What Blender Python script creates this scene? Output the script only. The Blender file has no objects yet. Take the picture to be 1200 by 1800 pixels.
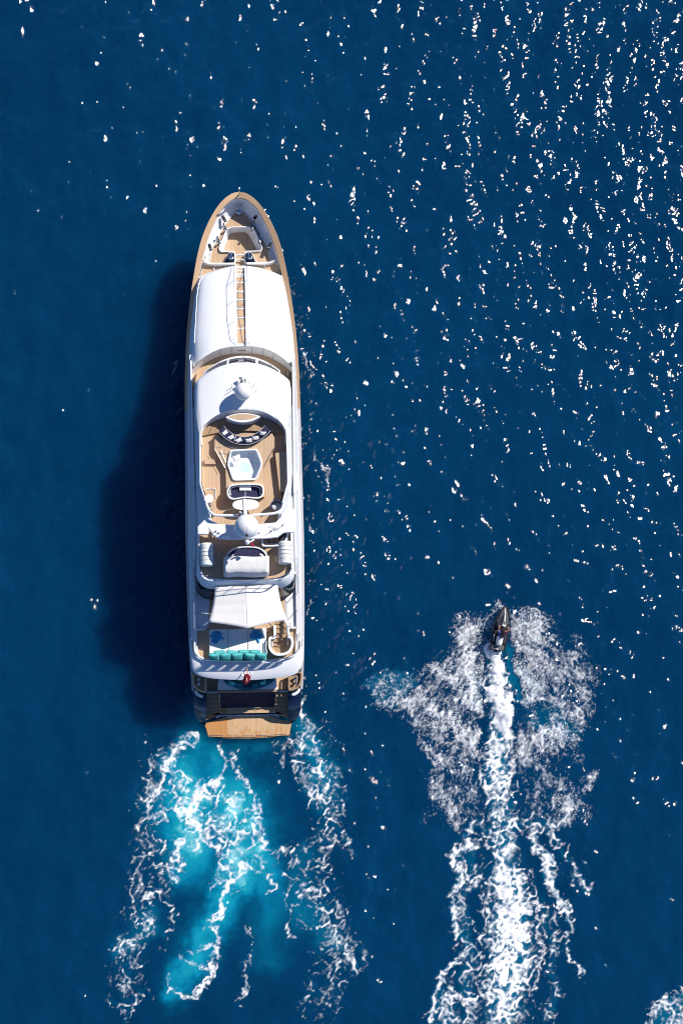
import bpy, bmesh, math, random
import numpy as np
from mathutils import Vector, Matrix

# ---------------------------------------------------------------- camera, sky, sun, exposure
S = 0.041            # metres per photo pixel at the water surface
H = 86.0             # height of the drone above the water
NX, NY = 430.0, 1300.0  # photo pixel straight below the drone
SUN_EL, SUN_AZ = math.radians(41.0), math.radians(37.0)

sc = bpy.context.scene
col = sc.collection
cam_d = bpy.data.cameras.new('camera')
cam = bpy.data.objects.new('camera', cam_d)
col.objects.link(cam)
cam.location = (0, 0, H)
cam.rotation_euler = (0, 0, 0)
cam_d.sensor_fit = 'VERTICAL'
cam_d.sensor_width = 16.0
cam_d.sensor_height = 24.0
cam_d.lens = 24.0 * H / (1800 * S)
cam_d.shift_x = (600 - NX) / 1800.0
cam_d.shift_y = (NY - 900) / 1800.0
cam_d.clip_start = 1.0
cam_d.clip_end = 9000.0
sc.camera = cam

world = bpy.data.worlds.new('World')
sc.world = world
world.use_nodes = True
wn = world.node_tree
wn.nodes.clear()
sky = wn.nodes.new('ShaderNodeTexSky')
sky.sky_type = 'NISHITA'
sky.sun_disc = False
sky.sun_elevation = SUN_EL
sky.sun_rotation = math.pi / 2 - SUN_AZ
sky.air_density = 0.5
sky.dust_density = 0.0
sky.ozone_density = 8.0
bg = wn.nodes.new('ShaderNodeBackground')
bg.inputs['Strength'].default_value = 0.135
wo = wn.nodes.new('ShaderNodeOutputWorld')
wn.links.new(sky.outputs[0], bg.inputs['Color'])
wn.links.new(bg.outputs[0], wo.inputs['Surface'])

to_sun = Vector((math.cos(SUN_EL) * math.cos(SUN_AZ), math.cos(SUN_EL) * math.sin(SUN_AZ), math.sin(SUN_EL)))
sun_d = bpy.data.lights.new('sun', 'SUN')
sun_d.energy = 4.9
sun_d.angle = math.radians(0.5)
sun_d.color = (1.0, 0.955, 0.89)
sun = bpy.data.objects.new('sun', sun_d)
col.objects.link(sun)
sun.rotation_euler = to_sun.to_track_quat('Z', 'Y').to_euler()
sun.location = to_sun * 120

vs = sc.view_settings
vs.view_transform = 'Standard'
vs.look = 'None'
vs.exposure = 0.3
vs.gamma = 1.0
vs.use_curve_mapping = False
sc.cycles.use_denoising = True
sc.cycles.pixel_filter_type = 'BLACKMAN_HARRIS'
sc.cycles.filter_width = 1.1
sc.cycles.max_bounces = 6
sc.cycles.diffuse_bounces = 3
sc.cycles.glossy_bounces = 3
sc.cycles.caustics_reflective = False
sc.cycles.caustics_refractive = False

random.seed(7)
RNG = np.random.default_rng(11)

# ---------------------------------------------------------------- node helpers
def new_mat(name):
    m = bpy.data.materials.new(name)
    m.use_nodes = True
    nt = m.node_tree
    nt.nodes.clear()
    out = nt.nodes.new('ShaderNodeOutputMaterial')
    return m, nt, out

def nd(nt, kind, **kw):
    n = nt.nodes.new(kind)
    for k_, v in kw.items():
        if k_.startswith('i_'):
            n.inputs[k_[2:].replace('_', ' ')].default_value = v
        else:
            setattr(n, k_, v)
    return n

def math_n(nt, op, a, b=None, clamp=False):
    n = nt.nodes.new('ShaderNodeMath')
    n.operation = op
    n.use_clamp = clamp
    for i, v in enumerate((a, b)):
        if v is None:
            continue
        if isinstance(v, (int, float)):
            n.inputs[i].default_value = v
        else:
            nt.links.new(v, n.inputs[i])
    return n.outputs[0]

def mixrgb(nt, fac, a, b, blend='MIX'):
    n = nt.nodes.new('ShaderNodeMix')
    n.data_type = 'RGBA'
    n.blend_type = blend
    for s_, v in ((n.inputs[0], fac), (n.inputs[6], a), (n.inputs[7], b)):
        if isinstance(v, (int, float)):
            s_.default_value = v
        elif isinstance(v, tuple):
            s_.default_value = (*v, 1.0) if len(v) == 3 else v
        else:
            nt.links.new(v, s_)
    return n.outputs[2]

def ramp(nt, fac, p0, p1, interp='LINEAR'):
    n = nt.nodes.new('ShaderNodeMapRange')
    n.interpolation_type = 'SMOOTHSTEP' if interp == 'SMOOTH' else 'LINEAR'
    n.inputs['From Min'].default_value = p0
    n.inputs['From Max'].default_value = p1
    nt.links.new(fac, n.inputs['Value'])
    return n.outputs[0]

# ---------------------------------------------------------------- numpy noise
_perm = RNG.permutation(512).astype(np.int64)
_perm = np.concatenate([_perm, _perm])
_ga = RNG.uniform(0, 2 * np.pi, 512)
_gx, _gy = np.cos(_ga).astype(np.float32), np.sin(_ga).astype(np.float32)

def perlin(x, y):
    xi = np.floor(x).astype(np.int64)
    yi = np.floor(y).astype(np.int64)
    xf = (x - xi).astype(np.float32)
    yf = (y - yi).astype(np.float32)
    u = xf * xf * xf * (xf * (xf * 6 - 15) + 10)
    v = yf * yf * yf * (yf * (yf * 6 - 15) + 10)
    def g(ix, iy, dx, dy):
        h = _perm[(_perm[ix & 511] + iy) & 511]
        return _gx[h] * dx + _gy[h] * dy
    n00 = g(xi, yi, xf, yf)
    n10 = g(xi + 1, yi, xf - 1, yf)
    n01 = g(xi, yi + 1, xf, yf - 1)
    n11 = g(xi + 1, yi + 1, xf - 1, yf - 1)
    a = n00 + u * (n10 - n00)
    b = n01 + u * (n11 - n01)
    return (a + v * (b - a)) * 1.5

def fbm(x, y, o=4, gain=0.5):
    s, a = 0, 1.0
    for i in range(o):
        s = s + a * perlin(x + 17.3 * i, y - 9.1 * i)
        x, y, a = x * 2.03, y * 2.03, a * gain
    return s

def sstep(a, b, x):
    t = np.clip((x - a) / (b - a), 0, 1)
    return t * t * (3 - 2 * t)

def tag(o, label=None, cat=None, group=None, kind=None):
    if label: o['label'] = label
    if cat: o['category'] = cat
    if group: o['group'] = group
    if kind: o['kind'] = kind
    return o

# ---------------------------------------------------------------- water: real waves, foam and stirred-up turquoise water
N = 1024
DX = 0.085
L = N * DX
kx = 2 * np.pi * np.fft.fftfreq(N, DX)
KX, KY = np.meshgrid(kx, kx)
K = np.hypot(KX, KY)
K[0, 0] = 1.0
wind = math.radians(-24.0)
th = np.arctan2(KY, KX) - wind
spread = 0.5 + .8 * np.abs(np.cos(th)) ** 2
amp = K ** -1.75 * np.sqrt(spread) * np.exp(-(2 * np.pi / 5.5 / K) ** 2) * np.exp(-(K * 0.20 / (2 * np.pi)) ** 2)
amp[0, 0] = 0
noise = RNG.normal(size=(N, N)) + 1j * RNG.normal(size=(N, N))
sp = amp * noise
hgt = np.fft.ifft2(sp).real
slx = np.fft.ifft2(1j * KX * sp).real
SLOPE = 0.180
hgt = (hgt * SLOPE / slx.std()).astype(np.float32)

# grid: columns -> x, rows -> y (photo pixel coordinates in PX, PY)
x0, x1 = (-140 - NX) * S, (1340 - NX) * S
y0, y1 = (NY - 1930) * S, (NY + 130) * S
nx, ny = int((x1 - x0) / DX) + 1, int((y1 - y0) / DX) + 1
gx = x0 + np.arange(nx) * DX
gy = y0 + np.arange(ny) * DX
GX, GY = np.meshgrid(gx, gy)
Z = np.tile(hgt, (1 + ny // N, 1 + nx // N))[:ny, :nx].copy()
PX = GX / S + NX
PY = NY - GY / S

def stroke(field, pts, add=False):
    """pts: (x, y, width, strength) in photo pixels; soft round brush, keeps the maximum"""
    for (ax, ay, aw, ai), (bx_, by_, bw, bi) in zip(pts[:-1], pts[1:]):
        m = 2.6 * max(aw, bw)
        i0 = max(0, int(((min(ax, bx_) - m - NX) * S - x0) / DX)); i1 = min(nx, int(((max(ax, bx_) + m - NX) * S - x0) / DX) + 2)
        j0 = max(0, int(((NY - max(ay, by_) - m) * S - y0) / DX)); j1 = min(ny, int(((NY - min(ay, by_) + m) * S - y0) / DX) + 2)
        if i1 <= i0 or j1 <= j0:
            continue
        X, Y = PXW[j0:j1, i0:i1], PYW[j0:j1, i0:i1]
        dx, dy = bx_ - ax, by_ - ay
        t = np.clip(((X - ax) * dx + (Y - ay) * dy) / (dx * dx + dy * dy + 1e-6), 0, 1)
        d2 = (X - ax - t * dx) ** 2 + (Y - ay - t * dy) ** 2
        w = aw + (bw - aw) * t
        v = (ai + (bi - ai) * t) * np.exp(-d2 / (w * w))
        if add:
            field[j0:j1, i0:i1] += v
        else:
            np.maximum(field[j0:j1, i0:i1], v, out=field[j0:j1, i0:i1])

def zone(field, pts, inten, soft=10.0):
    """soft polygon in photo pixels"""
    P = np.array(pts, float)
    m = soft * 2
    i0 = max(0, int(((P[:, 0].min() - m - NX) * S - x0) / DX)); i1 = min(nx, int(((P[:, 0].max() + m - NX) * S - x0) / DX) + 2)
    j0 = max(0, int(((NY - P[:, 1].max() - m) * S - y0) / DX)); j1 = min(ny, int(((NY - P[:, 1].min() + m) * S - y0) / DX) + 2)
    X, Y = PXW[j0:j1, i0:i1], PYW[j0:j1, i0:i1]
    ins = np.zeros(X.shape, bool)
    dmin = np.full(X.shape, 1e9)
    for (ax, ay), (bx_, by_) in zip(P, np.roll(P, -1, 0)):
        c = ((ay > Y) != (by_ > Y)) & (X < (bx_ - ax) * (Y - ay) / (by_ - ay + 1e-9) + ax)
        ins ^= c
        dx, dy = bx_ - ax, by_ - ay
        t = np.clip(((X - ax) * dx + (Y - ay) * dy) / (dx * dx + dy * dy + 1e-6), 0, 1)
        dmin = np.minimum(dmin, np.hypot(X - ax - t * dx, Y - ay - t * dy))
    sd = np.where(ins, dmin, -dmin)
    v = inten * sstep(-soft * 0.4, soft, sd)
    np.maximum(field[j0:j1, i0:i1], v, out=field[j0:j1, i0:i1])

# pixel coordinates bent by noise so that no brush edge stays smooth
w1 = fbm(PX / 46, PY / 46, 4)
w2 = fbm(PX / 46 + 50, PY / 46 + 31, 4)
w3 = fbm(PX / 11 + 7, PY / 11 + 3, 3)
w4 = fbm(PX / 11 + 61, PY / 11 + 77, 3)
PXW = PX + 12 * w1 + 5 * w3
PYW = PY + 12 * w2 + 5 * w4

turq = np.zeros_like(PX)
lace = np.zeros_like(PX)
spray = np.zeros_like(PX)
solid = np.zeros_like(PX)

def za(pts):   # zoom window on the yacht's wake -> photo pixels
    return [(180 + a * .4333, 1200 + b * .4333, w, i) for a, b, w, i in pts]
def zb(pts):   # zoom window on the jet ski
    return [(600 + p[0] * .41667, 1030 + p[1] * .41667) + tuple(p[2:]) for p in pts]
def zc(pts):   # zoom window on the far wake of the jet ski
    return [(680 + p[0] * .4333, 1380 + p[1] * .4333) + tuple(p[2:]) for p in pts]

# turquoise, bubble-filled water behind the propellers
for st in ([(345, 1235, 15, .5), (352, 1300, 34, .62), (330, 1420, 52, .8), (345, 1520, 40, .75)],
           [(380, 1330, 34, .6), (420, 1420, 48, .85), (440, 1495, 42, .95), (412, 1550, 36, 1.0), (375, 1620, 29, .95), (340, 1690, 27, .85), (305, 1748, 20, .65)],
           [(410, 1310, 18, .35), (470, 1310, 18, .3), (520, 1250, 16, .4), (556, 1330, 24, .35), (575, 1420, 22, .2)],
           [(455, 1520, 30, .75), (480, 1580, 36, .45), (470, 1680, 30, .22)],
           [(262, 1620, 24, .3), (220, 1670, 18, .3)],
           [(530, 1500, 20, .25), (520, 1600, 30, .28), (590, 1650, 22, .25)],
           [(340, 1210, 8, .2), (330, 1290, 20, .35), (300, 1340, 24, .5)]):
    stroke(turq, st)
turq = turq * (0.82 + 0.32 * fbm(PX / 60 + 9, PY / 60, 4))
zone(turq, zb([(80, 420), (180, 340), (280, 350), (330, 420), (240, 450), (230, 520), (150, 500)]), .15, 12)
stroke(turq, zb([(690, 200, 6, .22), (712, 350, 8, .22), (740, 480, 7, .2)]))
stroke(turq, zb([(870, 540, 22, .12), (960, 620, 16, .14), (820, 560, 10, .18)]))

# lacy foam of the yacht's wake
for st in ([(368, 205, 9, .6), (320, 260, 13, .78), (270, 320, 12, .72), (245, 380, 7, .8), (235, 445, 5, .72), (170, 545, 4, .62)],
           [(330, 215, 12, .45), (230, 350, 13, .5), (200, 400, 8, .45)],
           [(490, 370, 8, .85), (420, 430, 8, .85), (370, 455, 10, .9), (300, 400, 8, .7), (250, 470, 14, .55)],
           [(370, 455, 11, .95), (350, 520, 15, 1.05), (380, 600, 11, .9), (365, 655, 9, .8)],
           [(350, 520, 20, .7), (270, 520, 14, .55), (220, 540, 10, .5)],
           [(478, 262, 6, .75), (505, 300, 6, .72), (495, 370, 5, .62)],
           [(530, 290, 4, .5), (570, 390, 6, .62), (600, 470, 8, .65), (625, 520, 7, .6), (610, 610, 10, .7), (690, 665, 6, .6)],
           [(400, 605, 8, .7), (470, 665, 8, .62), (530, 640, 10, .65), (610, 600, 9, .7)],
           [(325, 640, 9, .7), (300, 720, 11, .8), (310, 795, 8, .85), (250, 760, 5, .5)],
           [(460, 680, 6, .5), (520, 785, 8, .72), (570, 740, 9, .55), (610, 690, 7, .55)],
           [(520, 790, 5, .8), (490, 880, 4, .75), (455, 960, 4.5, .78), (462, 1070, 4, .72), (430, 1190, 5, .78), (390, 1250, 6, .8), (330, 1285, 4.5, .7)],
           [(462, 1060, 3, .62), (400, 1068, 3, .6), (345, 1085, 3, .55)],
           [(430, 1170, 3, .6), (395, 1140, 3, .58), (300, 1110, 2.5, .5)],
           [(330, 1280, 3, .62), (310, 1240, 3, .55), (280, 1215, 3, .5)],
           [(455, 960, 3, .5), (420, 1000, 3, .45)],
           [(230, 640, 10, .42), (235, 760, 10, .4), (210, 880, 9, .5), (190, 960, 6, .5), (150, 1020, 6, .52), (80, 1060, 6, .58), (60, 1090, 4, .5)],
           [(130, 1090, 6, .5), (100, 1200, 8, .36), (85, 1380, 8, .36)],
           [(30, 1280, 10, .35), (100, 1330, 10, .34), (150, 1230, 6, .4), (190, 1290, 5, .4)],
           [(260, 820, 10, .36), (300, 950, 8, .4), (250, 1080, 6, .35)],
           [(800, 90, 10, .55), (850, 190, 12, .5), (850, 270, 14, .66), (900, 330, 12, .7), (965, 385, 7, .5)],
           [(770, 260, 14, .45), (830, 400, 13, .5), (870, 480, 11, .52), (910, 560, 8, .5), (940, 645, 7, .5)],
           [(720, 250, 12, .36), (700, 380, 10, .3)],
           [(900, 400, 12, .5), (880, 500, 12, .45), (960, 600, 9, .4), (1020, 680, 8, .36)],
           [(690, 695, 5, .5), (760, 675, 8, .58), (800, 720, 7, .52), (730, 760, 8, .42)],
           [(640, 750, 7, .45), (680, 820, 6, .58), (740, 880, 8, .5), (735, 960, 6, .48), (770, 1020, 5, .5)],
           [(860, 760, 7, .45), (900, 850, 7, .45), (830, 850, 7, .48), (780, 900, 8, .4)],
           [(900, 930, 8, .5), (950, 1020, 10, .64), (980, 1090, 8, .68), (1035, 1160, 6, .66)],
           [(920, 880, 10, .4), (1010, 1000, 9, .4), (1060, 1140, 7, .4)],
           [(850, 1190, 4, .42), (870, 1230, 4, .45), (820, 1300, 6, .35)],
           [(590, 980, 3, .4), (600, 1140, 3, .42), (570, 1290, 4, .42)],
           [(960, 1330, 10, .4), (920, 1200, 8, .3)]):
    stroke(lace, za(st))
stroke(lace, [(320, 1390, 46, .52), (390, 1440, 55, .56), (430, 1500, 38, .5), (400, 1550, 25, .4)])
stroke(lace, [(292, 1330, 34, .42), (262, 1420, 26, .38), (250, 1500, 26, .34), (245, 1640, 30, .33), (215, 1730, 30, .32)])
stroke(lace, [(545, 1300, 34, .44), (580, 1400, 32, .38), (550, 1560, 42, .34), (600, 1680, 34, .34), (560, 1770, 34, .28)])
# foam along the starboard waterline and a fleck of bow wave
stroke(lace, [(531, 612, 2.2, .55), (538, 636, 2.5, .5), (541, 660, 3, .35)])
stroke(lace, [(543, 690, 3, .36), (548, 760, 3, .3), (556, 800, 3, .36), (570, 830, 3.5, .42), (565, 850, 3, .35)])
stroke(lace, [(305, 628, 2.5, .5), (300, 655, 2.5, .42)])
stroke(lace, [(536, 1180, 4, .34), (532, 1240, 6, .45)])

# spray and wash of the jet ski
zone(spray, zb([(640, 110), (560, 125), (490, 150), (448, 220), (455, 300), (415, 340), (480, 400), (510, 450), (560, 540), (600, 560), (605, 400), (612, 280), (625, 170)]), 0.67, 26)
zone(spray, zb([(80, 425), (190, 345), (270, 350), (330, 410), (450, 470), (560, 560), (585, 690), (560, 790), (500, 800), (430, 720), (330, 620), (230, 570), (150, 500)]), 0.30, 30)
zone(spray, zb([(400, 290), (420, 350), (400, 400), (350, 340)]), 0.34, 11)
zone(spray, zb([(700, 120), (740, 100), (790, 85), (840, 110), (880, 150), (860, 240), (890, 330), (880, 420), (800, 500), (755, 500), (740, 400), (712, 270)]), 0.65, 22)
zone(spray, zb([(860, 240), (950, 260), (1030, 240), (1050, 330), (1090, 370), (1085, 570), (1000, 560), (870, 600), (830, 480), (880, 350)]), 0.28, 22)
zone(spray, zb([(640, 60), (665, 48), (700, 60), (705, 115), (640, 112), (625, 90)]), 0.52, 15)
zone(spray, zb([(730, 700), (800, 620), (900, 570), (1000, 600), (1000, 740), (930, 700), (860, 700), (800, 770), (730, 770)]), 0.47, 26)
stroke(spray, zb([(215, 455, 5, .8), (330, 490, 9, .9), (430, 560, 11, .95), (520, 620, 12, .92), (570, 700, 11, .75)]))
stroke(spray, zb([(420, 350, 9, .75), (500, 430, 10, .8), (560, 520, 10, .8)]))
stroke(spray, zb([(740, 700, 11, .95), (810, 640, 11, .9), (900, 575, 9, .8), (1000, 508, 7, .85)]))
stroke(spray, zb([(300, 560, 6, .34), (330, 660, 8, .34), (380, 720, 6, .34)]))
stroke(spray, zb([(400, 700, 10, .36), (480, 780, 9, .36), (560, 830, 10, .4)]))
stroke(spray, zb([(390, 800, 10, .36), (430, 900, 14, .36), (520, 960, 14, .36)]))
stroke(spray, zb([(1050, 790, 8, .46), (1040, 850, 10, .5), (960, 900, 12, .52), (930, 1000, 12, .5)]))
stroke(spray, zb([(830, 800, 12, .38), (820, 900, 10, .3)]))
stroke(lace, zb([(770, 360, 14, .62), (820, 430, 14, .62), (770, 500, 10, .6)]))
stroke(lace, zb([(560, 520, 10, .55), (590, 400, 10, .5), (540, 380, 12, .5)]))
# jet wash: dense white core
stroke(solid, zb([(640, 282, 8, 1.15), (658, 400, 11, 1.25), (672, 520, 13, 1.2), (684, 605, 11, 1.1)]))
stroke(lace, zb([(640, 290, 12, .85), (660, 420, 17, .85), (676, 620, 19, .85)]))
stroke(lace, zb([(672, 630, 20, .88), (660, 730, 23, .84), (665, 800, 24, .92), (668, 845, 20, 1.0)]))
stroke(lace, zb([(668, 870, 20, .62), (670, 960, 19, .6), (670, 1010, 20, .62)]))
stroke(lace, zc([(470, 100, 19, .6), (470, 200, 22, .66), (470, 260, 25, .82), (480, 350, 28, .86), (500, 480, 38, .94), (510, 600, 42, .95), (500, 720, 40, .90), (485, 850, 37, .84), (470, 960, 36, .66)]))
stroke(solid, zc([(470, 280, 9, .5), (480, 400, 14, .55), (500, 500, 22, .62), (510, 600, 22, .55), (490, 700, 18, .5), (500, 860, 12, .4)]))
stroke(lace, zc([(370, 165, 10, .62), (320, 210, 9, .72), (290, 300, 8, .75), (285, 420, 7, .72), (280, 560, 7, .72), (335, 650, 10, .66), (270, 710, 8, .68), (205, 810, 9, .7), (180, 960, 10, .65)]))
stroke(lace, zc([(340, 250, 16, .55), (330, 400, 18, .45), (320, 560, 14, .48), (330, 700, 20, .52), (320, 850, 24, .52), (330, 960, 22, .55)]))
stroke(lace, zc([(230, 850, 20, .6), (240, 960, 22, .6)]))
stroke(lace, zc([(590, 195, 8, .66), (640, 290, 11, .86), (680, 410, 10, .82), (710, 500, 8, .82), (742, 588, 5, .75)]))
stroke(lace, zc([(725, 600, 3, .7), (745, 660, 3, .66), (790, 720, 3, .68), (770, 775, 4, .55)]))
stroke(lace, zc([(660, 190, 9, .5), (740, 300, 10, .48), (800, 440, 8, .44)]))
stroke(lace, zc([(560, 300, 9, .32), (600, 420, 9, .36), (650, 530, 14, .42), (680, 650, 18, .44), (660, 760, 16, .42), (700, 860, 14, .44), (640, 940, 14, .46)]))
stroke(lace, zc([(400, 180, 18, .5), (560, 150, 18, .45), (700, 170, 14, .5), (760, 60, 12, .5)]))
stroke(spray, zc([(740, 60, 20, .4), (790, 130, 14, .4)]))
stroke(spray, zc([(220, 60, 20, .36), (290, 130, 18, .38)]))
zone(lace, [(1128, 1830), (1136, 1776), (1164, 1752), (1202, 1738), (1250, 1742), (1320, 1800), (1320, 1880), (1140, 1900)], .62, 18)
zone(spray, zb([(640, 80), (560, 120), (470, 150), (430, 260), (380, 310), (300, 360), (180, 420), (240, 520), (340, 640), (430, 760), (560, 840), (600, 700), (600, 400), (615, 250)]), .22, 30)
zone(spray, zb([(700, 90), (790, 85), (890, 150), (1030, 230), (1080, 360), (1080, 560), (1010, 720), (900, 780), (740, 800), (730, 620), (800, 520), (740, 400), (705, 220)]), .20, 30)
zone(spray, zb([(400, 760), (580, 820), (620, 1000), (330, 1000)]), .16, 30)
zone(spray, zb([(760, 780), (1060, 760), (1060, 900), (960, 1000), (720, 1000)]), .16, 30)
# smooth trough beside the jet ski
hole = np.zeros_like(PX)
stroke(hole, zb([(696, 190, 5, 1.0), (706, 300, 7, 1.1), (722, 400, 8, 1.1), (738, 480, 7, .9)]))
stroke(hole, zb([(585, 560, 6, .7), (590, 640, 7, .8), (585, 720, 6, .6)]))
stroke(hole, zc([(570, 250, 9, .7), (600, 380, 10, .8), (670, 500, 9, .6)]))
stroke(hole, zc([(370, 420, 9, .5), (370, 560, 9, .8), (375, 640, 6, .6)]))
stroke(hole, za([(440, 320, 14, .6), (560, 330, 16, .6), (480, 480, 9, .4), (470, 560, 8, .35)]))
hole = np.clip(hole, 0, 1)
lace *= 1 - .85 * hole
spray *= 1 - .85 * hole

def uniform(n):
    z = (n - n.mean()) / n.std()
    return 1 / (1 + np.exp(-1.7 * z))

# lace pattern: warped thin ridges at several sizes
wx = fbm(PX / 30 + 3, PY / 30 + 8, 3) * 10
wy = fbm(PX / 30 + 71, PY / 30 + 23, 3) * 10
def ridge(sc_, ox, oy, o=2, p=4.5):
    return np.clip(1 - np.abs(fbm((PX + wx) / sc_ + ox, (PY + wy) / sc_ + oy, o)) * 1.7, 0, 1) ** p
r1, r2, r3, r4 = ridge(44, 3, 1), ridge(21, 40, 9), ridge(10.5, 5, 60), ridge(5.6, 33, 21, 1, 3.0)
grain = perlin(PX / 3.1 + 5, PY / 3.1)
NL = uniform(r1 * .8 + r2 * 1.0 + r3 * .75 + r4 * .4)
patchy = np.clip(.72 + .75 * fbm(PX / 30 + 13, PY / 30 + 77, 3), .10, 1.4)

def gradfield(phi, focus, swirl):
    """displacement (in cells) that gathers points on the crests of phi, with some swirl"""
    gy_, gx_ = np.gradient(phi)
    lap = np.gradient(gx_)[1] + np.gradient(gy_)[0]
    a_ = 1.0 / (lap.std() + 1e-9)
    return (a_ * (focus * gx_ - swirl * gy_)).astype(np.float32), (a_ * (focus * gy_ + swirl * gx_)).astype(np.float32)

def gather(D, n, fields, steps=3):
    """foam as drifting bubbles: points seeded by D and herded into threads"""
    cs = np.cumsum(D.ravel())
    id_ = np.searchsorted(cs, RNG.random(n) * cs[-1])
    pj = (id_ // nx + RNG.uniform(-.5, .5, n)).astype(np.float32)
    pi2 = (id_ % nx + RNG.uniform(-.5, .5, n)).astype(np.float32)
    for dxf, dyf in fields:
        for _ in range(steps):
            ci = np.clip(np.rint(pi2).astype(np.int32), 0, nx - 1)
            cj = np.clip(np.rint(pj).astype(np.int32), 0, ny - 1)
            pi2 += dxf[cj, ci] / steps
            pj += dyf[cj, ci] / steps
    ci = np.clip(np.rint(pi2).astype(np.int64), 0, nx - 1)
    cj = np.clip(np.rint(pj).astype(np.int64), 0, ny - 1)
    cnt = np.bincount(cj * nx + ci, minlength=nx * ny).reshape(ny, nx)
    return cnt * (cs[-1] / n)

F1 = gradfield(fbm((PX + wx) / 46 + 3, (PY + wy) / 46, 2), .75, .9)
F2 = gradfield(fbm((PX + wx) / 20 + 13, (PY + wy) / 20 + 9, 2), .55, .5)
F3 = gradfield(perlin((PX + wx) / 9 + 23, (PY + wy) / 9 + 4), .32, .15)
Dl = np.clip(lace * 1.05 + .75 * np.clip(solid, 0, 1), 0, 1.8) ** 1.5 * np.clip(patchy + .5 * sstep(.6, 1.2, lace + solid), 0, 1.5)
rho = gather(Dl, 3200000, (F1, F2, F3))
f_lace = 1 - np.exp(-(rho / .60) ** 1.5)
# spray pattern: streaks that fan out from the jet ski, and grain
ang = np.arctan2(PY - 1060, PX - 876)
rad = np.hypot(PX - 876, PY - 1060)
q1 = fbm(ang * 24 + wx * .10, rad / 48 + wy * .1, 4, .6)
q2 = perlin(PX / 3.3, PY / 3.3)
q3 = fbm((PX + wx) / 26 + 11, (PY + wy) / 26 + 5, 3)
NS = uniform(q1 * 1.5 + q2 * .55 + q3 * .5 + (r3 - .3) * 1.2 + (r2 - .3) * .6)
Ds = np.clip(spray, 0, 1)
F4 = gradfield(fbm((PX + wx) / 22 + 51, (PY + wy) / 22 + 8, 3), .42, .5)
F5 = gradfield(perlin(PX / 7 + 3, PY / 7 + 44), .30, .1)
ux, uy = (PX - 876) / (rad + 1), (PY - 1060) / (rad + 1)
st = fbm(ang * 30, rad / 70, 3)
lap_s = (st * 5.0).astype(np.float32)
F6 = ((lap_s * ux).astype(np.float32), (-lap_s * uy).astype(np.float32))
rho_s = gather(Ds ** 1.1 * np.clip(.75 + .8 * q3, .15, 1.5) * np.clip(.7 + .9 * q1, .15, 1.6), 2200000, (F4, F6, F5))
f_spray = .92 * (1 - np.exp(-(rho_s / .52) ** 1.15))
f_solid = sstep(.30, .75, solid * (0.95 + .4 * fbm(PX / 9, PY / 22, 3))) * sstep(1330, 1270, PY)
# thin foam threads along the edges of the wakes
thread = np.zeros_like(PX)
for st_ in (za([(520, 790, 2.6, 1), (490, 880, 2.4, .95), (455, 960, 2.8, 1), (462, 1070, 2.4, .95), (430, 1190, 3, 1), (390, 1250, 3.4, 1), (330, 1285, 2.6, .9), (310, 1240, 1.8, .7), (280, 1215, 1.6, .6)]),
            za([(462, 1060, 1.8, .8), (400, 1068, 1.8, .75), (345, 1085, 1.6, .7)]), za([(430, 1170, 1.8, .75), (395, 1140, 1.8, .75), (300, 1110, 1.5, .6)]),
            za([(245, 380, 3, .9), (235, 445, 2.4, .85), (170, 545, 2.2, .75)]), za([(530, 290, 1.8, .7), (570, 390, 2, .8), (625, 520, 2.2, .75)]),
            za([(480, 262, 2.2, .8), (500, 320, 2.2, .8), (490, 370, 2.4, .85), (420, 430, 3, .9), (370, 455, 3.2, .95), (350, 520, 3.6, 1), (380, 600, 2.6, .85)]),
            za([(595, 990, 1.5, .6), (600, 1140, 1.6, .65), (572, 1285, 1.8, .6)]), za([(60, 1090, 2, .7), (90, 1050, 2.4, .75), (190, 1020, 2, .65)]),
            zc([(590, 195, 3, .8), (640, 290, 4.5, .95), (680, 410, 4.2, .95), (710, 500, 3.6, .95), (742, 588, 2.6, .9)]),
            zc([(725, 600, 1.8, .85), (745, 660, 1.8, .8), (790, 720, 2, .85), (770, 775, 2, .6)]),
            zc([(370, 165, 3, .7), (320, 210, 3, .8), (290, 300, 3.2, .85), (285, 420, 2.8, .8), (280, 560, 2.8, .8)]),
            zc([(335, 650, 2.5, .7), (270, 710, 3, .8), (205, 810, 3.2, .8), (180, 960, 3.4, .75)]),
            [(533, 612, 1.6, .75), (540, 640, 1.8, .65), (542, 668, 1.5, .45)], [(556, 795, 1.6, .5), (572, 832, 2.2, .65), (566, 850, 1.6, .5)], [(305, 628, 1.8, .65), (299, 655, 1.8, .55)],
            [(545, 890, 1.4, .45), (552, 930, 1.6, .5)], [(541, 1040, 1.4, .45), (548, 1085, 1.6, .5)],
            zb([(600, 760, 2.6, .8), (608, 830, 3, .9), (660, 855, 4, 1), (715, 845, 3, .9), (722, 770, 2.4, .75), (716, 640, 2, .7)]),
            zc([(395, 420, 2, .7), (400, 620, 2, .75), (375, 740, 2, .7), (400, 850, 2.2, .7)]), zc([(590, 450, 2, .7), (630, 600, 2.2, .8), (600, 740, 2.2, .75), (580, 850, 2, .65)])):
    stroke(thread, st_)
f_thread = np.clip(thread * (.78 + .9 * fbm(PX / 12 + 19, PY / 12 + 2, 3)), 0, 1) ** 1.2
foam = np.maximum.reduce([f_lace, f_spray, f_solid, f_thread])
milk = np.zeros_like(PX)
for st_ in ([(322, 1310, 22, .35), (318, 1375, 34, .55), (335, 1430, 40, .8), (322, 1500, 26, .7), (314, 1535, 18, .6)],
            [(385, 1365, 24, .45), (400, 1430, 46, .65), (435, 1480, 30, .5), (405, 1530, 20, .4)],
            [(552, 1320, 20, .35), (575, 1370, 20, .35)]):
    stroke(milk, st_)
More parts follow.
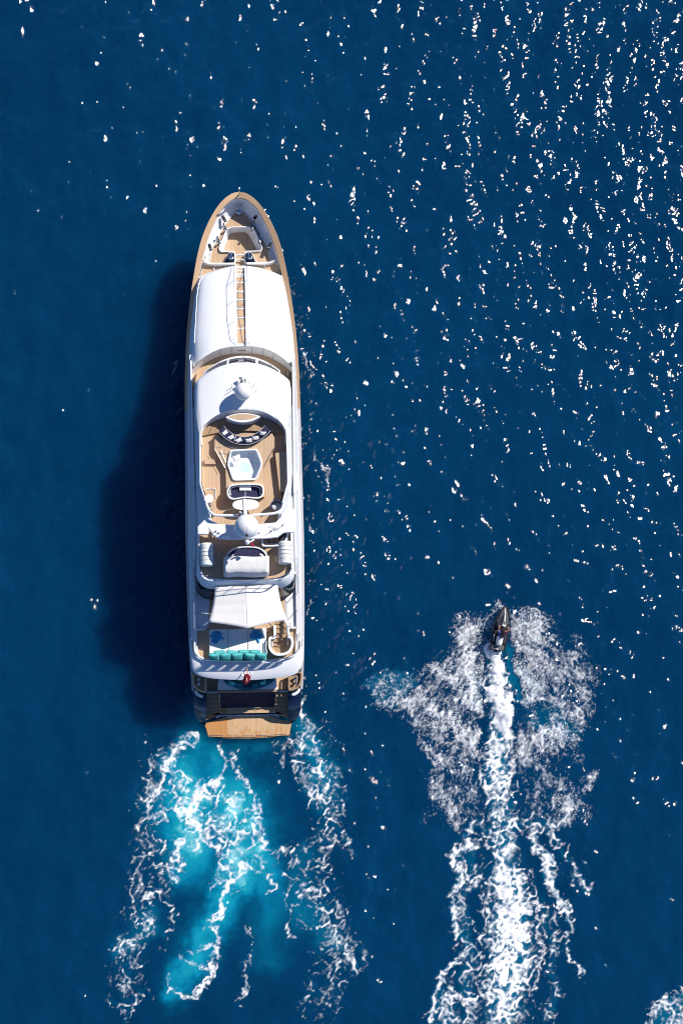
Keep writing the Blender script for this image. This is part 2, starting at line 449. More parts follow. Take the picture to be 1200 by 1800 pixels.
milk = np.clip(milk * (.75 + .8 * fbm((PX + wx) / 26 + 9, (PY + wy) / 26 + 41, 4)), 0, 1)
turq = np.clip(np.maximum(turq, .26 * sstep(.15, .9, np.maximum(lace, solid))), 0, 1) + .6 * milk

# waves: a little livelier along the ship's sides and in the wakes; the wash stands proud of the sea
live = np.ones_like(PX)
band = np.zeros_like(PX)
stroke(band, [(540, 560, 14, .6), (575, 680, 26, .85), (610, 800, 34, .9), (590, 950, 42, .9), (620, 1150, 46, .9), (640, 1400, 50, .9), (690, 1700, 50, .7)])
stroke(band, [(640, 680, 14, .5), (700, 960, 18, .8), (745, 1060, 18, .8)])
stroke(band, [(160, 900, 11, .9), (178, 1010, 12, 1.0), (150, 1090, 8, .9), (160, 1190, 10, .8), (205, 1280, 14, .8)])
stroke(band, [(80, 1140, 9, 1.0), (78, 1170, 8, .8)])
stroke(band, [(245, 1300, 20, .8), (230, 1480, 22, .8), (215, 1700, 24, .7)])
stroke(band, [(700, 1200, 22, .9), (760, 1330, 30, .9), (770, 1420, 30, .9), (800, 1500, 20, .5)])
stroke(band, [(1010, 1150, 22, .8), (1040, 1250, 18, .8), (1020, 1400, 22, .7), (1010, 1580, 14, .7)])
patch = fbm(PX / 330 + 4, PY / 330 + 2, 2)
patch2 = fbm(PX / 95 + 41, PY / 95 + 12, 3)
live = 1.0 + .16 * np.clip(patch, -1, 1) + .22 * np.clip(patch2, -1, 1.2) + .55 * band
chop = fbm(PX / 13 + 5, PY / 22 + 1, 3)
Z = Z * live
Z += band * .055 * fbm((PX + wx) / 15, (PY + wy) / 26 + 3, 2)
Z += .07 * np.clip(lace, 0, 1) * fbm(PX / 16, PY / 16, 3) + .05 * foam * (.4 + fbm(PX / 7, PY / 7, 2))
Z += .16 * f_solid * sstep(1420, 1200, PY) * (.85 + .3 * fbm(PX / 12, PY / 20, 2))
Z -= .05 * hole
edge = np.minimum.reduce([GX - x0, gx[-1] - GX, GY - y0, gy[-1] - GY])
Z *= sstep(0, 2.5, edge)
# keep the sea calm where the hull stands
hull_in = np.zeros_like(PX)

co = np.empty((ny * nx + 8, 3), np.float32)
co[:ny * nx, 0] = GX.ravel(); co[:ny * nx, 1] = GY.ravel(); co[:ny * nx, 2] = Z.ravel()
far = 4000.0
ix = np.arange(nx * ny).reshape(ny, nx)
quads = np.stack([ix[:-1, :-1], ix[:-1, 1:], ix[1:, 1:], ix[1:, :-1]], -1).reshape(-1, 4)
c0, c1, c2, c3 = ix[0, 0], ix[0, -1], ix[-1, -1], ix[-1, 0]
base = ny * nx
xe, ye = gx[-1], gy[-1]
co[base:base + 4] = [(-far, -far, 0), (far, -far, 0), (far, far, 0), (-far, far, 0)]
co[base + 4:base + 8] = [(x0, y0, 0), (xe, y0, 0), (xe, ye, 0), (x0, ye, 0)]
b = base
ring = np.array([[b, b + 1, b + 5, b + 4], [b + 1, b + 2, b + 6, b + 5], [b + 2, b + 3, b + 7, b + 6], [b + 3, b, b + 4, b + 7]])
quads = np.concatenate([quads, ring])
me = bpy.data.meshes.new('water')
me.vertices.add(len(co)); me.vertices.foreach_set('co', co.ravel())
me.loops.add(quads.size); me.loops.foreach_set('vertex_index', quads.ravel().astype(np.int32))
me.polygons.add(len(quads))
me.polygons.foreach_set('loop_start', np.arange(0, quads.size, 4, dtype=np.int32))
me.polygons.foreach_set('loop_total', np.full(len(quads), 4, np.int32))
me.polygons.foreach_set('use_smooth', np.ones(len(quads), bool))
me.update(calc_edges=True)
for nm, arr in (('foam', foam), ('turq', turq)):
    at = me.attributes.new(nm, 'FLOAT', 'POINT')
    v = np.zeros(len(co), np.float32)
    v[:base] = arr.ravel()
    at.data.foreach_set('value', v)
water = bpy.data.objects.new('water', me)
col.objects.link(water)
tag(water, kind='structure')

m, nt, out = new_mat('sea_water')
a_f = nd(nt, 'ShaderNodeAttribute', attribute_name='foam')
a_t = nd(nt, 'ShaderNodeAttribute', attribute_name='turq')
tc = nd(nt, 'ShaderNodeTexCoord')
n1 = nd(nt, 'ShaderNodeTexNoise', i_Scale=.035, i_Detail=3.0)
nt.links.new(tc.outputs['Object'], n1.inputs['Vector'])
n1b = nd(nt, 'ShaderNodeTexNoise', i_Scale=.45, i_Detail=5.0, i_Roughness=.62)
mpd = nd(nt, 'ShaderNodeMapping')
mpd.inputs['Scale'].default_value = (1.5, .7, 1)
mpd.inputs['Rotation'].default_value = (0, 0, math.radians(-30))
nt.links.new(tc.outputs['Object'], mpd.inputs['Vector'])
nt.links.new(mpd.outputs[0], n1b.inputs['Vector'])
tone = math_n(nt, 'ADD', math_n(nt, 'MULTIPLY', n1.outputs[0], .55), math_n(nt, 'MULTIPLY', n1b.outputs[0], .45))
deep = mixrgb(nt, ramp(nt, tone, .36, .64), (.0002, .0235, .068), (.0004, .0345, .091))
t1 = mixrgb(nt, ramp(nt, a_t.outputs['Fac'], 0.0, .5), deep, (.001, .16, .27))
t2 = mixrgb(nt, ramp(nt, a_t.outputs['Fac'], .45, 1.0), t1, (.010, .32, .39))
t2 = mixrgb(nt, ramp(nt, a_t.outputs['Fac'], .85, 1.6), t2, (.34, .66, .70))
n2 = nd(nt, 'ShaderNodeTexNoise', i_Scale=5.5, i_Detail=1.0, i_Roughness=.5)
mp = nd(nt, 'ShaderNodeMapping')
mp.inputs['Scale'].default_value = (1.25, .8, 1)
mp.inputs['Rotation'].default_value = (0, 0, math.radians(-24))
nt.links.new(tc.outputs['Object'], mp.inputs['Vector'])
nt.links.new(mp.outputs[0], n2.inputs['Vector'])
bp = nd(nt, 'ShaderNodeBump', i_Strength=1.0, i_Distance=.022)
nt.links.new(n2.outputs[0], bp.inputs['Height'])
ss = nd(nt, 'ShaderNodeBsdfPrincipled')
ss.subsurface_method = 'BURLEY'
ss.inputs['Roughness'].default_value = 1.0
ss.inputs['Specular IOR Level'].default_value = 0.0
ss.inputs['Subsurface Weight'].default_value = 1.0
ss.inputs['Subsurface Radius'].default_value = (.5, .9, 1.0)
ss.inputs['Subsurface Scale'].default_value = 5.0
nt.links.new(t2, ss.inputs['Base Color'])
gl = nd(nt, 'ShaderNodeBsdfGlossy', distribution='BECKMANN')
gl.inputs['Color'].default_value = (1, 1, 1, 1)
gl.inputs['Roughness'].default_value = .15
nt.links.new(bp.outputs[0], gl.inputs['Normal'])
fn = nd(nt, 'ShaderNodeFresnel', i_IOR=1.333)
nt.links.new(bp.outputs[0], fn.inputs['Normal'])
pb = nd(nt, 'ShaderNodeMixShader')
nt.links.new(fn.outputs[0], pb.inputs[0])
nt.links.new(ss.outputs[0], pb.inputs[1])
nt.links.new(gl.outputs[0], pb.inputs[2])
n3 = nd(nt, 'ShaderNodeTexNoise', i_Scale=9.0, i_Detail=3.0, i_Roughness=.65)
nt.links.new(tc.outputs['Object'], n3.inputs['Vector'])
ff = math_n(nt, 'ADD', a_f.outputs['Fac'], math_n(nt, 'MULTIPLY', math_n(nt, 'SUBTRACT', n3.outputs[0], .5), .30))
ff = math_n(nt, 'MULTIPLY', ramp(nt, ff, .05, .85), ramp(nt, a_f.outputs['Fac'], .01, .08))
fb = nd(nt, 'ShaderNodeBsdfPrincipled')
fb.inputs['Base Color'].default_value = (.90, .895, .88, 1)
fb.inputs['Roughness'].default_value = .6
fb.inputs['Specular IOR Level'].default_value = .2
b3 = nd(nt, 'ShaderNodeBump', i_Strength=.5, i_Distance=.04)
nt.links.new(n3.outputs[0], b3.inputs['Height'])
nt.links.new(b3.outputs[0], fb.inputs['Normal'])
mx = nd(nt, 'ShaderNodeMixShader')
nt.links.new(ff, mx.inputs[0])
nt.links.new(pb.outputs[0], mx.inputs[1])
nt.links.new(fb.outputs[0], mx.inputs[2])
nt.links.new(mx.outputs[0], out.inputs['Surface'])
me.materials.append(m)

# ---------------------------------------------------------------- materials
def mat_simple(name, colr, rough=.5, metal=0.0, spec=.5, coat=0.0, bump=None, var=0.0, vscale=3.0, sheen=0.0):
    m, nt, out = new_mat(name)
    p = nd(nt, 'ShaderNodeBsdfPrincipled')
    p.inputs['Roughness'].default_value = rough
    p.inputs['Metallic'].default_value = metal
    p.inputs['Specular IOR Level'].default_value = spec
    p.inputs['Coat Weight'].default_value = coat
    p.inputs['Coat Roughness'].default_value = .05
    p.inputs['Sheen Weight'].default_value = sheen
    tc = nd(nt, 'ShaderNodeTexCoord')
    n = nd(nt, 'ShaderNodeTexNoise', i_Scale=vscale, i_Detail=4.0)
    nt.links.new(tc.outputs['Object'], n.inputs['Vector'])
    dark = tuple(c * (1 - var) for c in colr)
    nt.links.new(mixrgb(nt, ramp(nt, n.outputs[0], .3, .7), dark, tuple(colr)), p.inputs['Base Color'])
    if bump:
        nb = nd(nt, 'ShaderNodeTexNoise', i_Scale=bump[0], i_Detail=3.0)
        nt.links.new(tc.outputs['Object'], nb.inputs['Vector'])
        b = nd(nt, 'ShaderNodeBump', i_Strength=bump[2] if len(bump) > 2 else .6, i_Distance=bump[1])
        nt.links.new(nb.outputs[0], b.inputs['Height'])
        nt.links.new(b.outputs[0], p.inputs['Normal'])
    nt.links.new(p.outputs[0], out.inputs['Surface'])
    return m

def mat_teak(name, light, dark, wet=False, plank=.11):
    m, nt, out = new_mat(name)
    tc = nd(nt, 'ShaderNodeTexCoord')
    sep = nd(nt, 'ShaderNodeSeparateXYZ')
    nt.links.new(tc.outputs['Object'], sep.inputs[0])
    xs = math_n(nt, 'DIVIDE', sep.outputs[0], plank)
    cell = math_n(nt, 'FLOOR', xs)
    fr = math_n(nt, 'FRACT', xs)
    wn_ = nd(nt, 'ShaderNodeTexWhiteNoise', noise_dimensions='1D')
    nt.links.new(cell, wn_.inputs['W'])
    mp = nd(nt, 'ShaderNodeMapping')
    mp.inputs['Scale'].default_value = (9.0, .7, 1)
    nt.links.new(tc.outputs['Object'], mp.inputs['Vector'])
    n = nd(nt, 'ShaderNodeTexNoise', i_Scale=1.0, i_Detail=5.0, i_Roughness=.6)
    nt.links.new(mp.outputs[0], n.inputs['Vector'])
    n2 = nd(nt, 'ShaderNodeTexNoise', i_Scale=.8, i_Detail=3.0)
    nt.links.new(tc.outputs['Object'], n2.inputs['Vector'])
    f = math_n(nt, 'ADD', math_n(nt, 'MULTIPLY', wn_.outputs[0], .45), math_n(nt, 'MULTIPLY', n.outputs[0], .55))
    f = math_n(nt, 'ADD', f, math_n(nt, 'MULTIPLY', math_n(nt, 'SUBTRACT', n2.outputs[0], .5), .7))
    c = mixrgb(nt, ramp(nt, f, .15, .85), tuple(dark), tuple(light))
    seam = math_n(nt, 'LESS_THAN', fr, .10)
    c = mixrgb(nt, math_n(nt, 'MULTIPLY', seam, .55), c, (.10, .06, .035))
    p = nd(nt, 'ShaderNodeBsdfPrincipled')
    p.inputs['Roughness'].default_value = .7
    p.inputs['Specular IOR Level'].default_value = .3
    if wet:
        # soaked, darker wood on the port part and splashes towards the edge
        n3 = nd(nt, 'ShaderNodeTexNoise', i_Scale=2.2, i_Detail=5.0, i_Roughness=.7)
        mp3 = nd(nt, 'ShaderNodeMapping')
        mp3.inputs['Scale'].default_value = (2.6, .9, 1)
        nt.links.new(tc.outputs['Object'], mp3.inputs['Vector'])
        nt.links.new(mp3.outputs[0], n3.inputs['Vector'])
        edge = ramp(nt, math_n(nt, 'ADD', sep.outputs[0], math_n(nt, 'MULTIPLY', n3.outputs[0], .12)), -1.36, -1.41)
        aft = math_n(nt, 'MULTIPLY', ramp(nt, sep.outputs[1], (NY - 1262) * S, (NY - 1297) * S), .17)
        spl = ramp(nt, math_n(nt, 'ADD', n3.outputs[0], aft), .60, .68)
        port = math_n(nt, 'MULTIPLY', edge, ramp(nt, n3.outputs[0], .66, .60))
        w = math_n(nt, 'MAXIMUM', math_n(nt, 'MULTIPLY', port, math_n(nt, 'ADD', math_n(nt, 'MULTIPLY', f, .35), .72)), math_n(nt, 'MULTIPLY', spl, .8), True)
        c = mixrgb(nt, w, c, (.50, .235, .075))
        nt.links.new(math_n(nt, 'SUBTRACT', .7, math_n(nt, 'MULTIPLY', w, .45)), p.inputs['Roughness'])
    nt.links.new(c, p.inputs['Base Color'])
    b = nd(nt, 'ShaderNodeBump', i_Strength=.5, i_Distance=.006)
    b.invert = True
    nt.links.new(seam, b.inputs['Height'])
    nt.links.new(b.outputs[0], p.inputs['Normal'])
    nt.links.new(p.outputs[0], out.inputs['Surface'])
    return m

M = {
    'white': mat_simple('white_gelcoat', (.80, .80, .80), .28, spec=.5, var=.04, vscale=.6, bump=(.9, .012, .35)),
    'navy': mat_simple('navy_hull_paint', (.006, .016, .05), .22, coat=.25, var=.2, vscale=.5),
    'navydoor': mat_simple('navy_transom_panel', (.004, .012, .04), .6, spec=.15, var=.3, vscale=1.5),
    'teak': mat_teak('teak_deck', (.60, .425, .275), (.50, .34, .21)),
    'teakdark': mat_teak('teak_dark_shaded', (.44, .295, .18), (.33, .215, .125)),  # darker teak; on the steps and stairs their shade is in this colour
    'teakcap': mat_teak('teak_cap_rail', (.66, .445, .27), (.58, .38, .22), plank=40.0),
    'teakwet': mat_teak('teak_platform', (.62, .42, .24), (.52, .33, .175), wet=True, plank=.13),
    'navyfab': mat_simple('navy_upholstery', (.011, .011, .062), .75, var=.25, vscale=5, bump=(14, .01)),
    'whitefab': mat_simple('white_upholstery', (.80, .79, .77), .85, var=.06, vscale=2.5, bump=(5, .012)),
    'cream': mat_simple('cream_canvas', (.70, .68, .65), .9, var=.06, vscale=1.2, bump=(2.2, .05, .5)),
    'sail': mat_simple('awning_canvas', (.78, .755, .72), .9, var=.05, vscale=.8, bump=(1.6, .03, .4)),
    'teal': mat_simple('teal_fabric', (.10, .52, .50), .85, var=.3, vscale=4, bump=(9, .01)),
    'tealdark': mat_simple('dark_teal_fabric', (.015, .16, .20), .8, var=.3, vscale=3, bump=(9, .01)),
    'bluetowel': mat_simple('blue_towel', (.05, .36, .66), .95, var=.35, vscale=7, bump=(18, .02)),
    'gunwale': mat_simple('gunwale_paint', (.42, .41, .42), .35, var=.1),
    'glass': mat_simple('tinted_glass', (.012, .016, .02), .06, spec=.8, coat=.5),
    'chrome': mat_simple('stainless_steel', (.72, .73, .75), .16, metal=1.0),
    'steel': mat_simple('dull_steel', (.38, .39, .41), .35, metal=.9),
    'black': mat_simple('black_rubber', (.012, .012, .014), .5, var=.2),
    'grey': mat_simple('grey_plastic', (.28, .29, .31), .5, var=.1),
    'tub': mat_simple('tub_acrylic', (.82, .85, .86), .15, spec=.6),
    'tubwater': mat_simple('tub_floor', (.55, .74, .76), .12, spec=.6),
    'red': mat_simple('red_ensign_cloth', (.40, .012, .035), .85, var=.3, vscale=6, bump=(9, .02)),
    'dome': mat_simple('radome_plastic', (.78, .77, .75), .45, var=.03, vscale=1.5),
    'raft': mat_simple('raft_canister', (.74, .74, .70), .5, var=.08, vscale=3),
    'canvasgrey': mat_simple('pale_grey_canvas', (.56, .56, .57), .9, var=.08, vscale=2, bump=(3, .03, .5)),
}

# ---------------------------------------------------------------- geometry helpers
def kz(z):
    return S * (1 - z / H)

def AX(py):
    return 420 + 16 * (py - 345) / 955.0

def P(px, py, z):
    """photo pixel at a known height -> yacht coordinates (x starboard, y forward, z up)"""
    return Vector(((px - AX(py)) * kz(z), (NY - py) * kz(z), z))

def Q(half, py, z):
    return Vector((half * kz(z), (NY - py) * kz(z), z))

def spline(pts, n):
    """Catmull-Rom through pts, n samples per span"""
    p = [Vector(q) for q in pts]
    p = [p[0] * 2 - p[1]] + p + [p[-1] * 2 - p[-2]]
    o = []
    for i in range(1, len(p) - 2):
        for j in range(n):
            t = j / n
            a, b_, c, d = p[i - 1], p[i], p[i + 1], p[i + 2]
            o.append(.5 * ((2 * b_) + (c - a) * t + (2 * a - 5 * b_ + 4 * c - d) * t * t + (3 * b_ - a - 3 * c + d) * t ** 3))
    o.append(p[-2])
    return o

def rounded(pts, r, n=4):
    """closed 2-D outline with rounded corners (r in the same unit)"""
    o = []
    m_ = len(pts)
    for i in range(m_):
        p, a, c = Vector(pts[i][:2]), Vector(pts[i - 1][:2]), Vector(pts[(i + 1) % m_][:2])
        da, dc = (a - p), (c - p)
        rr = min(r, da.length * .45, dc.length * .45)
        s, e = p + da.normalized() * rr, p + dc.normalized() * rr
        for j in range(n + 1):
            t = j / n
            o.append(tuple((1 - t) ** 2 * s + 2 * t * (1 - t) * p + t * t * e))
    return o

class MB:
    def __init__(self):
        self.v, self.f = [], []
    def grid(self, rows, close=False):
        b_ = len(self.v)
        n = len(rows[0])
        for r in rows:
            self.v += [tuple(q) for q in r]
        for i in range(len(rows) - 1):
            for j in range(n if close else n - 1):
                a = b_ + i * n + j
                c = b_ + i * n + (j + 1) % n
                self.f.append((a, c, c + n, a + n))
        return self
    def face(self, pts):
        b_ = len(self.v)
        self.v += [tuple(q) for q in pts]
        self.f.append(tuple(range(b_, b_ + len(pts))))
        return self
    def prism(self, top, depth=None, z0=None, inset=0.0):
        """top: closed list of 3-D points; walls drop straight down by depth or to z0"""
        n = len(top)
        b_ = len(self.v)
        self.v += [tuple(q) for q in top]
        self.v += [(q[0], q[1], (q[2] - depth) if depth is not None else z0) for q in top]
        self.f.append(tuple(range(b_, b_ + n)))
        self.f.append(tuple(range(b_ + 2 * n - 1, b_ + n - 1, -1)))
        for i in range(n):
            j = (i + 1) % n
            self.f.append((b_ + i, b_ + n + i, b_ + n + j, b_ + j))
        return self
    def box(self, c, s, rz=0.0):
        c = Vector(c)
        R_ = Matrix.Rotation(rz, 3, 'Z')
        q = [c + R_ @ Vector((sx * s[0] / 2, sy * s[1] / 2, s[2] / 2)) for sx, sy in ((-1, -1), (1, -1), (1, 1), (-1, 1))]
        return self.prism(q, depth=s[2])
    def tube(self, pts, r, n=6, cap=True, closed=False):
        p = [Vector(q) for q in pts]
        rr = r if isinstance(r, (list, tuple)) else [r] * len(p)
        rows = []
        up = Vector((0, 0, 1))
        for i, q in enumerate(p):
            d = (p[min(i + 1, len(p) - 1)] - p[max(i - 1, 0)])
            if closed:
                d = p[(i + 1) % len(p)] - p[i - 1]
            d = d.normalized() if d.length > 1e-9 else Vector((0, 1, 0))
            s = d.cross(up)
            if s.length < 1e-3:
                s = d.cross(Vector((1, 0, 0)))
            s.normalize()
            t = s.cross(d).normalized()
            rows.append([q + (s * math.cos(2 * math.pi * j / n) + t * math.sin(2 * math.pi * j / n)) * rr[i] for j in range(n)])
        if closed:
            rows.append(rows[0])
        self.grid(rows, close=True)
        if cap and not closed:
            self.face(rows[0][::-1]); self.face(rows[-1])
        return self
    def lathe(self, prof, c=(0, 0, 0), n=20, sx=1.0, sy=1.0, axis=None):
        c = Vector(c)
        rows = []
        for r, z in prof:
            ring = []
            for j in range(n):
                a = 2 * math.pi * j / n
                q = Vector((r * math.cos(a) * sx, r * math.sin(a) * sy, z))
                if axis is not None:
                    q = axis @ q
                ring.append(c + q)
            rows.append(ring)
        self.grid(rows, close=True)
        self.face(rows[0][::-1]); self.face(rows[-1])
        return self
    def build(self, name, mat, parent=None, smooth=True, bevel=0.0, origin=None, seg=2, angle=38, sub=0):
        me = bpy.data.meshes.new(name)
        v = self.v
        if origin is not None:
            v = [(a[0] - origin[0], a[1] - origin[1], a[2] - origin[2]) for a in v]
        me.from_pydata(v, [], self.f)
        bm = bmesh.new()
        bm.from_mesh(me)
        bmesh.ops.remove_doubles(bm, verts=bm.verts, dist=1e-4)
        bmesh.ops.recalc_face_normals(bm, faces=bm.faces)
        bm.to_mesh(me)
        bm.free()
        if smooth:
            me.polygons.foreach_set('use_smooth', [True] * len(me.polygons))
            me.set_sharp_from_angle(angle=math.radians(angle))
        me.materials.append(M[mat] if isinstance(mat, str) else mat)
        o = bpy.data.objects.new(name, me)
        col.objects.link(o)
        if parent is not None:
            o.parent = parent
        if bevel:
            md = o.modifiers.new('bevel', 'BEVEL')
            md.width = bevel; md.segments = seg; md.limit_method = 'ANGLE'; md.angle_limit = math.radians(35)
        if sub:
            md = o.modifiers.new('sub', 'SUBSURF'); md.levels = sub; md.render_levels = sub
        return o

def sheet(outlines, name, mat, parent, z_of=None):
    """flat surface with holes from closed outlines of 3-D points"""
    bm = bmesh.new()
    edges = []
    for ol in outlines:
        vs_ = [bm.verts.new(q) for q in ol]
        for i in range(len(vs_)):
            edges.append(bm.edges.new((vs_[i], vs_[(i + 1) % len(vs_)])))
    bmesh.ops.triangle_fill(bm, use_beauty=True, use_dissolve=False, edges=edges)
    for f in bm.faces:
        f.normal_update()
        if f.normal.z < 0:
            f.normal_flip()
    me = bpy.data.meshes.new(name)
    bm.to_mesh(me); bm.free()
    me.materials.append(M[mat])
    o = bpy.data.objects.new(name, me)
    col.objects.link(o); o.parent = parent
    return o

YAW = 16 / 955.0
Y_LOC = Vector(((AX(NY) - NX) * S, 0, 0))
Y_MAT = Matrix.Translation(Y_LOC) @ Matrix.Rotation(YAW, 4, 'Z')
yacht = bpy.data.objects.new('motor_yacht', None)
col.objects.link(yacht)
yacht.location = Y_LOC
yacht.rotation_euler = (0, 0, YAW)
tag(yacht, 'long white motor yacht with navy hull and teak decks trailing a turquoise wake', 'yacht')

def stand(o, origin):
    """put a top-level thing on the yacht: origin in yacht coordinates"""
    o.location = Y_MAT @ Vector(origin)
    o.rotation_euler = (0, 0, YAW)
    return o

def thing(name, origin, label, cat, group=None):
    e = bpy.data.objects.new(name, None)
    col.objects.link(e)
    stand(e, origin)
    return tag(e, label, cat, group)

itp = lambda x, a, b_: float(np.interp(x, a, b_))
ZP, ZM, ZF, ZU, ZFL = .55, 2.3, 3.2, 4.9, 7.3
def sheer(py):
    return itp(py, [337, 400, 480, 600, 800, 1213], [4.3, 4.0, 3.55, 3.0, 2.8, 2.75])

OUT_PY = [337, 338, 340, 346, 355, 366, 378, 390, 402, 414, 429, 444, 458, 472, 486, 500, 520, 540, 580, 620, 660, 720, 780, 860, 940, 1010, 1080, 1150, 1200, 1213]
OUT_H = [1.0, 7, 13, 22.5, 32, 40.5, 48, 54.6, 60, 65, 69.8, 73.7, 76.8, 79.5, 82, 84.5, 87.5, 90.2, 94.7, 97.7, 99.5, 100.6, 101.2, 102.2, 103, 102.6, 101.8, 100, 97.5, 96.5]
def hull_half(py):
    return itp(py, OUT_PY, OUT_H)
INN = [(0, 347.5), (6, 348.5), (13, 351), (21, 357), (27, 362.5), (32, 368.5), (38.5, 379), (44, 390.5), (49.5, 402.5), (54.5, 414.5), (59.5, 429), (63.3, 444), (67, 458), (70, 472)]
INN += [(hull_half(p) - itp(p, [480, 600, 740, 1213], [9, 5, 4, 4]), p) for p in OUT_PY[14:]]
def inner_half(py):
    return itp(py, [p for h, p in INN], [h for h, p in INN])

# hull
b = MB()
rows = []
for py, hf in zip(OUT_PY, OUT_H):
    zs = sheer(py)
    fw = itp(py, [337, 450, 600, 800, 1213], [.30, .6, .82, .93, .955])
    sh = itp(py, [337, 400, 500, 700], [62, 42, 14, 0])
    y_s = (NY - py) * kz(zs)
    x_s = hf * kz(zs)
    ring = []
    for z in (-1.3, -.5, 0, .6, 1.3, 2.0, 2.6, zs):
        d = (zs - z) / zs
        fr = 1 - (1 - fw) * min(d, 1) ** 1.25
        if z < 0:
            fr *= 1 + z * .45
        ring.append((x_s * fr, y_s - sh * S * d, z))
    rows.append([(-q[0], q[1], q[2]) for q in ring[::-1]] + ring)
b.grid(rows)
b.face(rows[-1])
b.face(rows[0][::-1])
b.build('hull', 'navy', yacht, angle=50)

# teak cap rail, one sweep from quarter to quarter round the bow
b = MB()
rows = []
for i in range(len(OUT_PY)):
    po = OUT_PY[i]; ho = OUT_H[i] + .8
    hi, pi_ = INN[i]
    z = sheer(po) + .09
    o_, i_ = Q(ho, po, z), Q(hi, pi_, z)
    if i == 0:
        o_.x = 0; i_.x = 0
    rows.append((o_, i_, Vector((i_.x, i_.y, z - .12)), Vector((o_.x, o_.y, z - .12))))
NT = OUT_PY.index(720)
fw = rows[:NT + 1]
mir = [tuple(Vector((-q.x, q.y, q.z)) for q in r) for r in fw[:0:-1]]
b.grid([list(r) for r in mir + fw], close=True)
b.build('cap_rail', 'teakcap', yacht, bevel=.02)
for sgn in (-1, 1):
    MB().grid([[Vector((sgn * q.x, q.y, q.z)) for q in r] for r in rows[NT:]], close=True).build('gunwale', 'gunwale', yacht, bevel=.02)

# inside of the bulwark round the foredeck
DK = [(0, 369), (3.5, 369.8), (7, 372), (12.5, 377.5), (21, 387.5), (27, 396), (32.5, 405), (37, 413), (42, 423), (46.5, 431), (50, 439), (52.5, 452), (55, 461), (61, 464), (66, 470), (69, 482), (71, 494)]
CI = spline([(h, p, 0) for h, p in INN[:12]] + [(67, 458, 0), (70, 472, 0), (74.5, 490, 0), (77, 500, 0)], 3)
DS = spline([(h, p, 0) for h, p in DK], 3)
n = 44
def resample(pts, n):
    d = [0]
    for a, c in zip(pts[:-1], pts[1:]):
        d.append(d[-1] + (Vector(c) - Vector(a)).length)
    return [Vector((itp(t, d, [q[0] for q in pts]), itp(t, d, [q[1] for q in pts]), 0)) for t in np.linspace(0, d[-1], n)]
ci, dk = resample(CI, n), resample(DS, n)
top = [Q(q.x, q.y, sheer(q.y) + .02) for q in ci]
mid = [Q((a.x * .72 + c.x * .28), a.y * .72 + c.y * .28, sheer(a.y) - .55) for a, c in zip(ci, dk)]
bot = [Q(q.x, q.y, ZF + .03) for q in dk]
flip = lambda r: [Vector((-q.x, q.y, q.z)) for q in r[:0:-1]]
b = MB()
b.grid([flip(r) + r for r in (top, mid, bot)])
b.build('bulwark_lining', 'white', yacht, angle=60)
b = MB()
lip = spline([Q(h, p, ZF + .06) for h, p in DK[:13]], 3)
b.tube([Vector((-q.x, q.y, q.z)) for q in lip[:0:-1]] + lip, .045, 6)
b.build('deck_edge_trim', 'white', yacht)

# foredeck with a sunken lounge
pit = rounded([(404, 399), (439, 399), (447, 404), (461, 436), (458, 442), (430.5, 442), (430.5, 468), (412.5, 468), (412.5, 442), (387, 442), (384.5, 435), (398, 404)], 4, 3)
pit_fl = rounded([(405, 409), (432, 408), (438, 415), (451.5, 440), (430, 440.5), (430, 467.5), (413, 467.5), (413, 440.5), (392, 440.5), (402, 416)], 4, 3)
olp = [Q(q.x, q.y, ZF) for q in dk]
outer = flip(olp) + olp
outer += [Q(71, 520, ZF), Q(-71, 520, ZF)]
sheet([outer, [P(x, y, ZF) for x, y in pit]], 'foredeck', 'teak', yacht)
def to3(ol, z):
    return [P(x, y, z) for x, y in ol]
sheet([to3(rounded([(400, 405), (436, 405), (455, 443), (431, 443), (431, 470), (412, 470), (412, 443), (388, 443)], 3), 2.55)], 'lounge_floor', 'teak', yacht)
b = MB()
n_ = len(pit)
rt = resample([*to3(pit, ZF + .10), P(*pit[0], ZF + .10)], 1) if False else None
def ring_resample(ol, n):
    pts = [Vector((x, y, 0)) for x, y in ol] + [Vector((*ol[0], 0))]
    return [(q.x, q.y) for q in resample(pts, n + 1)[:-1]]
w_t = ring_resample(pit, 60); w_b = ring_resample(pit_fl, 60)
b.grid([to3(w_t, ZF + .10), to3(w_b, 2.56)], close=True)
b.build('lounge_surround', 'white', yacht, angle=60)
b = MB()
b.tube(to3([q for q in w_t], ZF + .10), .05, 6, closed=True)
b.build('lounge_coaming', 'white', yacht)
for pts in ([(413, 449.5), (417, 448), (426, 448), (430, 449.5)], [(412, 460), (416, 456.5), (421, 455.5), (427, 456.5), (431, 460)]):
    MB().tube(spline([P(x, y, ZF + .12) for x, y in pts], 4), .05, 6).build('step_edge', 'white', yacht)
MB().prism(to3([(413, 449), (430, 449), (430, 455), (413, 455)], 2.85), z0=2.5).build('step', 'teak', yacht)
MB().prism(to3([(413, 457), (430, 457), (431, 468), (412, 468)], 3.1), z0=2.5).build('step', 'teak', yacht)
